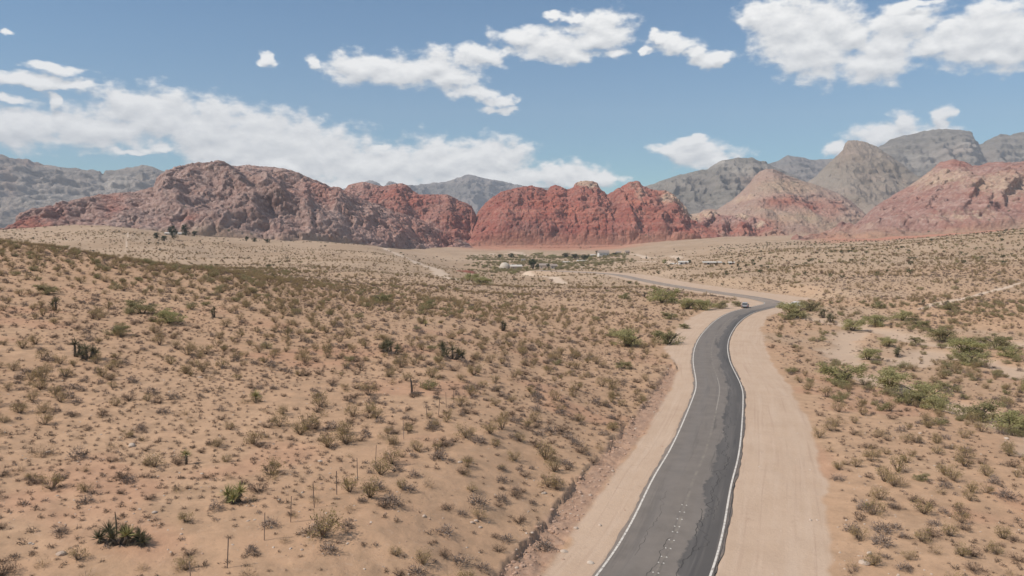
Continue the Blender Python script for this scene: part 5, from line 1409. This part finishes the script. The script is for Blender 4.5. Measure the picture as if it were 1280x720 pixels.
# ------------------------------------------------------------------ far houses, dome, mound, cars
def build_village():
    pale = mat_flat('pale_stucco', (.50, .44, .36), (.44, .38, .31)); tan_ = mat_flat('tan_stucco', (.46, .37, .28), (.40, .31, .24)); white = mat_flat('white_paint', (.62, .59, .54))
    rf = mat_flat('grey_brown_roof', (.25, .20, .17), (.33, .27, .23)); rw = mat_flat('light_roof', (.50, .46, .41)); gl = mat_flat('dark_glass', (.03, .035, .04), rough=.15, spec=.5); dr = mat_flat('brown_door', (.14, .08, .05))
    def house(px, py, wpx, hpx, wall, roof, label, name='house', gable=True, rz=0.0, dk=.6):
        x, y = ground_at(px, py); k = y / F; w = wpx * k; h = hpx * k; d = w * dk
        t = empty(name, (x, y, gz(x, y) - .2), label, 'house', 'far houses of the valley', rz)
        hw = h * .66
        MB().box((0, 0, hw / 2), (w, d, hw)).build('wall', wall, t)
        mb = MB(); e = .5
        if gable:
            a = [(-w / 2 - e, -d / 2 - e, hw - .05), (w / 2 + e, -d / 2 - e, hw - .05), (w / 2 + e, d / 2 + e, hw - .05), (-w / 2 - e, d / 2 + e, hw - .05)]; r1, r2 = (-w / 2 - e, 0, h), (w / 2 + e, 0, h)
            mb.poly([a[0], a[1], r2, r1]); mb.poly([a[2], a[3], r1, r2]); mb.poly([a[1], a[2], r2]); mb.poly([a[3], a[0], r1]); mb.poly(a[::-1])
        else: mb.box((0, 0, hw + .25), (w + .6, d + .6, .5))
        mb.build('roof', roof, t)
        n = max(2, int(w / 4.5))
        for q in range(n):
            cx = -w / 2 + (q + .5) * w / n
            if q == n // 2: MB().box((cx, -d / 2 - .03, 1.05), (1.1, .08, 2.1)).build('door', dr, t)
            else:
                wf = MB().box((cx, -d / 2 - .03, hw * .55), (1.7, .08, 1.3)).build('window', white, t)
                MB().box((cx, -d / 2 - .08, hw * .55), (1.4, .05, 1.0)).build('pane', gl, wf)
        return t
    house(213, 294, 12, 3.6, pale, rw, 'low pale roofed ranch house under the left pines')
    house(228, 293, 10, 3.6, pale, rw, 'pale ranch house between the pines and the small one', rz=.2)
    house(249, 293, 6, 3.6, white, rw, 'small white ranch cabin right of the pines')
    house(645, 334, 14, 6, tan_, rw, 'tan house just right of the white dome', rz=.1)
    house(654, 327, 5, 4, white, rw, 'bright white box house behind the tan one', gable=False)
    house(680, 334, 11, 7, tan_, rf, 'tall tan house right of the big village tree', rz=-.15)
    house(692, 334, 8, 6, pale, rf, 'pale house at the right end of the village', rz=.1)
    house(707, 327, 10, 3, pale, rw, 'low pale house before the long grove')
    house(727, 326, 12, 3, tan_, rw, 'low long house in front of the dark grove')
    house(741, 321, 6, 3, pale, rw, 'small annex left of the white two storey house')
    house(754, 322, 13, 8, white, rf, 'white two storey house right of the grove', rz=.2)
    house(773, 317, 6, 4, tan_, rf, 'tan cabin behind the white two storey house')
    house(784, 317, 5, 4, tan_, rf, 'smallest tan cabin near the fan foot', rz=.3)
    house(842, 330, 6, 3, white, rw, 'small white house left of the wider white one')
    house(854, 331, 11, 4.4, white, rw, 'wider low white house among trees beyond the road')
    house(890, 329, 22, 4, tan_, rw, 'long pale roofed house far beyond the road bend', dk=.3)
    house(914, 331, 6, 4, tan_, rw, 'little tan house right of the long pale roof')
    # dome house
    x, y = ground_at(631, 334); k = y / F; r = 6.8 * k
    t = empty('dome_house', (x, y, gz(x, y) + .3), 'white dome house among bushes in the valley', 'dome house')
    mb = MB(); n, mrow = 20, 7
    for i in range(mrow + 1):
        a = i / mrow * math.pi / 2
        for j in range(n): mb.v.append((r * math.cos(a) * math.cos(j / n * 6.28318), r * math.cos(a) * math.sin(j / n * 6.28318), r * .35 + r * math.sin(a)))
    for i in range(mrow):
        for j in range(n): mb.f.append((i * n + j, i * n + (j + 1) % n, (i + 1) * n + (j + 1) % n, (i + 1) * n + j))
    mb.build('dome_shell', pale, t, True)
    MB().tube([(0, 0, 0), (0, 0, r * .36)], [r * 1.0, r * 1.0], 20).build('base_wall', white, t)
    MB().box((0, -r - .05, 1.2), (1.6, .3, 2.2)).build('door', dr, t)
    for a in (-.7, .7): MB().box((r * math.sin(a) * 1.0, -r * math.cos(a) * 1.0, 1.6), (1.4, .5, 1.1), rz=a).build('window', gl, t)
    # dark red mound
    x, y = ground_at(580, 342); k = y / F
    n1, n2 = 70, 34; U, Vv = np.meshgrid(np.linspace(-1, 1, n1), np.linspace(-1, 1, n2))
    rr = np.sqrt(U ** 2 + Vv ** 2) + .12 * fbm(U * 2, Vv * 2, o=3, s=4); H = 7.5 * k * np.clip(1 - rr ** 2, 0, 1) ** .7
    X = x + U * 22 * k + H * .1; Y = y + 14 * k + Vv * 16 * k; Zg = table_z(X, Y) + H - 2.0 + .9 * fbm(X / 5, Y / 5, o=3, s=5) * (H > 0)
    ii = np.arange(n1 * n2).reshape(n2, n1); Q = np.stack([ii[:-1, :-1], ii[:-1, 1:], ii[1:, 1:], ii[1:, :-1]], -1).reshape(-1, 4)
    link(bpy.data.objects.new('red_dirt_mound', mesh_np('red_dirt_mound', np.stack([X, Y, Zg], -1).reshape(-1, 3), Q, mat_flat('dark_red_earth', (.20, .075, .05), (.27, .11, .075), scale=.2), True)),
         kind='structure', label='dark red earth mound left of the village')

def build_car(loc, rz, paint, label, group=None):
    x, y = loc; D, Zr = road_near(np.array([x]), np.array([y]))
    z = gz(x, y)
    t = empty('parked_car', (x, y, z), label, 'car', group, rz)
    bodym = NT('car_paint_' + str(len(bpy.data.materials)), .3, .5).color(paint).m
    gl = mat_flat('car_glass', (.015, .018, .02), rough=.1, spec=.6); ru = mat_flat('tyre_rubber', (.02, .02, .02)); ri = mat_flat('rim_metal', (.45, .45, .46), rough=.4); tl = mat_flat('tail_lamp', (.35, .02, .015), rough=.3); pl = mat_flat('plastic_trim', (.03, .03, .03))
    # side profile in (length, height), lofted over the width; front towards +y
    prof = [(-2.3, .35), (-2.33, .75), (-2.25, 1.0), (-2.05, 1.05), (1.0, 1.05), (2.1, .92), (2.33, .72), (2.35, .38), (1.9, .3), (-1.9, .3)]
    mb = MB(); W = .93
    for sx, k in ((-1, .96), (-1, 1), (1, 1), (1, .96)):
        inset = 0.0 if k == 1 else .06
        for (l, h) in prof: mb.v.append((sx * (W - (0 if k == 1 else -0)) if k == 1 else sx * W * 1.0 + sx * .02, l * (1 if k == 1 else .985), h if k == 1 else .3 + (h - .3) * .97))
    n = len(prof)
    for r in (1,):
        for j in range(n): mb.f.append((r * n + j, r * n + (j + 1) % n, (r + 1) * n + (j + 1) % n, (r + 1) * n + j))
    for r0, r1 in ((0, 1), (2, 3)):
        for j in range(n): mb.f.append((r0 * n + j, r0 * n + (j + 1) % n, r1 * n + (j + 1) % n, r1 * n + j))
    mb.f.append(tuple(range(n))[::-1]); mb.f.append(tuple(3 * n + j for j in range(n)))
    mb.build('body', bodym, t)
    cab = [(-2.12, 1.04), (-1.85, 1.62), (-1.5, 1.70), (.2, 1.70), (.5, 1.60), (1.15, 1.04)]
    c = MB()
    for sx in (-1, 1):
        for (l, h) in cab: c.v.append((sx * (.88 - .17 * (h - 1.04) / .66), l, h))
    m = len(cab)
    for j in range(m - 1): c.f.append((j, j + 1, m + j + 1, m + j))
    c.f.append(tuple(range(m))[::-1]); c.f.append(tuple(m + j for j in range(m)))
    cb = c.build('cabin', bodym, t)
    MB().poly([(-.74, -2.115, 1.14), (.74, -2.115, 1.14), (.66, -1.9, 1.58), (-.66, -1.9, 1.58)]).build('rear_window', gl, cb)
    MB().poly([(.74, 1.09, 1.14), (-.74, 1.09, 1.14), (-.66, .56, 1.58), (.66, .56, 1.58)]).build('windscreen', gl, cb)
    for sx in (-1, 1):
        for (a, b) in ((-1.85, -1.1), (-1.02, -.1), (-.02, .85)):
            q = [(sx * .885, a, 1.13), (sx * .885, b, 1.13), (sx * .765, min(b, .42) - .05, 1.56), (sx * .765, a + .1, 1.56)]
            MB().poly(q).build('side_window', gl, cb)
        MB().box((sx * .78, -2.34, .82), (.2, .06, .3)).build('tail_light', tl, t)
        MB().box((sx * .72, 2.34, .72), (.32, .06, .18)).build('headlight', mat_flat('lamp_glass', (.7, .7, .68), rough=.2), t)
        MB().box((sx * 1.02, .75, 1.1), (.2, .12, .15)).build('mirror', pl, t)
        for l in (-1.4, 1.42):
            w = MB().tube([(sx * .78, l, .34), (sx * .96, l, .34)], [.34, .34], 16).build('wheel', ru, t)
            MB().tube([(sx * .95, l, .34), (sx * .975, l, .34)], [.2, .2], 10).build('rim', ri, w)
    MB().box((0, -2.36, .45), (1.7, .12, .2)).build('rear_bumper', pl, t)
    MB().box((0, 2.38, .45), (1.7, .12, .2)).build('front_bumper', pl, t)
build_village()
cx, cyv = rpz(931.5, 384.5)
build_car((cx, cyv), math.radians(-22), (.27, .275, .28), 'silver car parked on the pull-off inside the road bend')
cx, cyv = rpz(984, 383.5)
build_car((cx + 2.6, cyv + 1.0), math.radians(60), (.78, .78, .77), 'white car half hidden behind the mesquite at the bend')

# ------------------------------------------------------------------ haze
def build_haze():
    HX, HY0, HY1, HZ0, HZ1 = 9000.0, -600.0, 9900.0, -36.0, 1500.0
    mb = MB().box((0, (HY0 + HY1) / 2, (HZ0 + HZ1) / 2), (2 * HX, HY1 - HY0, HZ1 - HZ0))
    m = bpy.data.materials.new('haze_air'); m.use_nodes = True
    nt = m.node_tree; nt.nodes.clear()
    o = nt.nodes.new('ShaderNodeOutputMaterial'); v = nt.nodes.new('ShaderNodeVolumePrincipled')
    v.inputs['Color'].default_value = (0.86, 0.90, 1.0, 1); v.inputs['Density'].default_value = HAZE_DENSITY
    v.inputs['Anisotropy'].default_value = 0.0
    nt.links.new(v.outputs[0], o.inputs['Volume'])
    mb.build('haze', m, kind='stuff', label='thin blue haze over the whole valley')
build_haze()
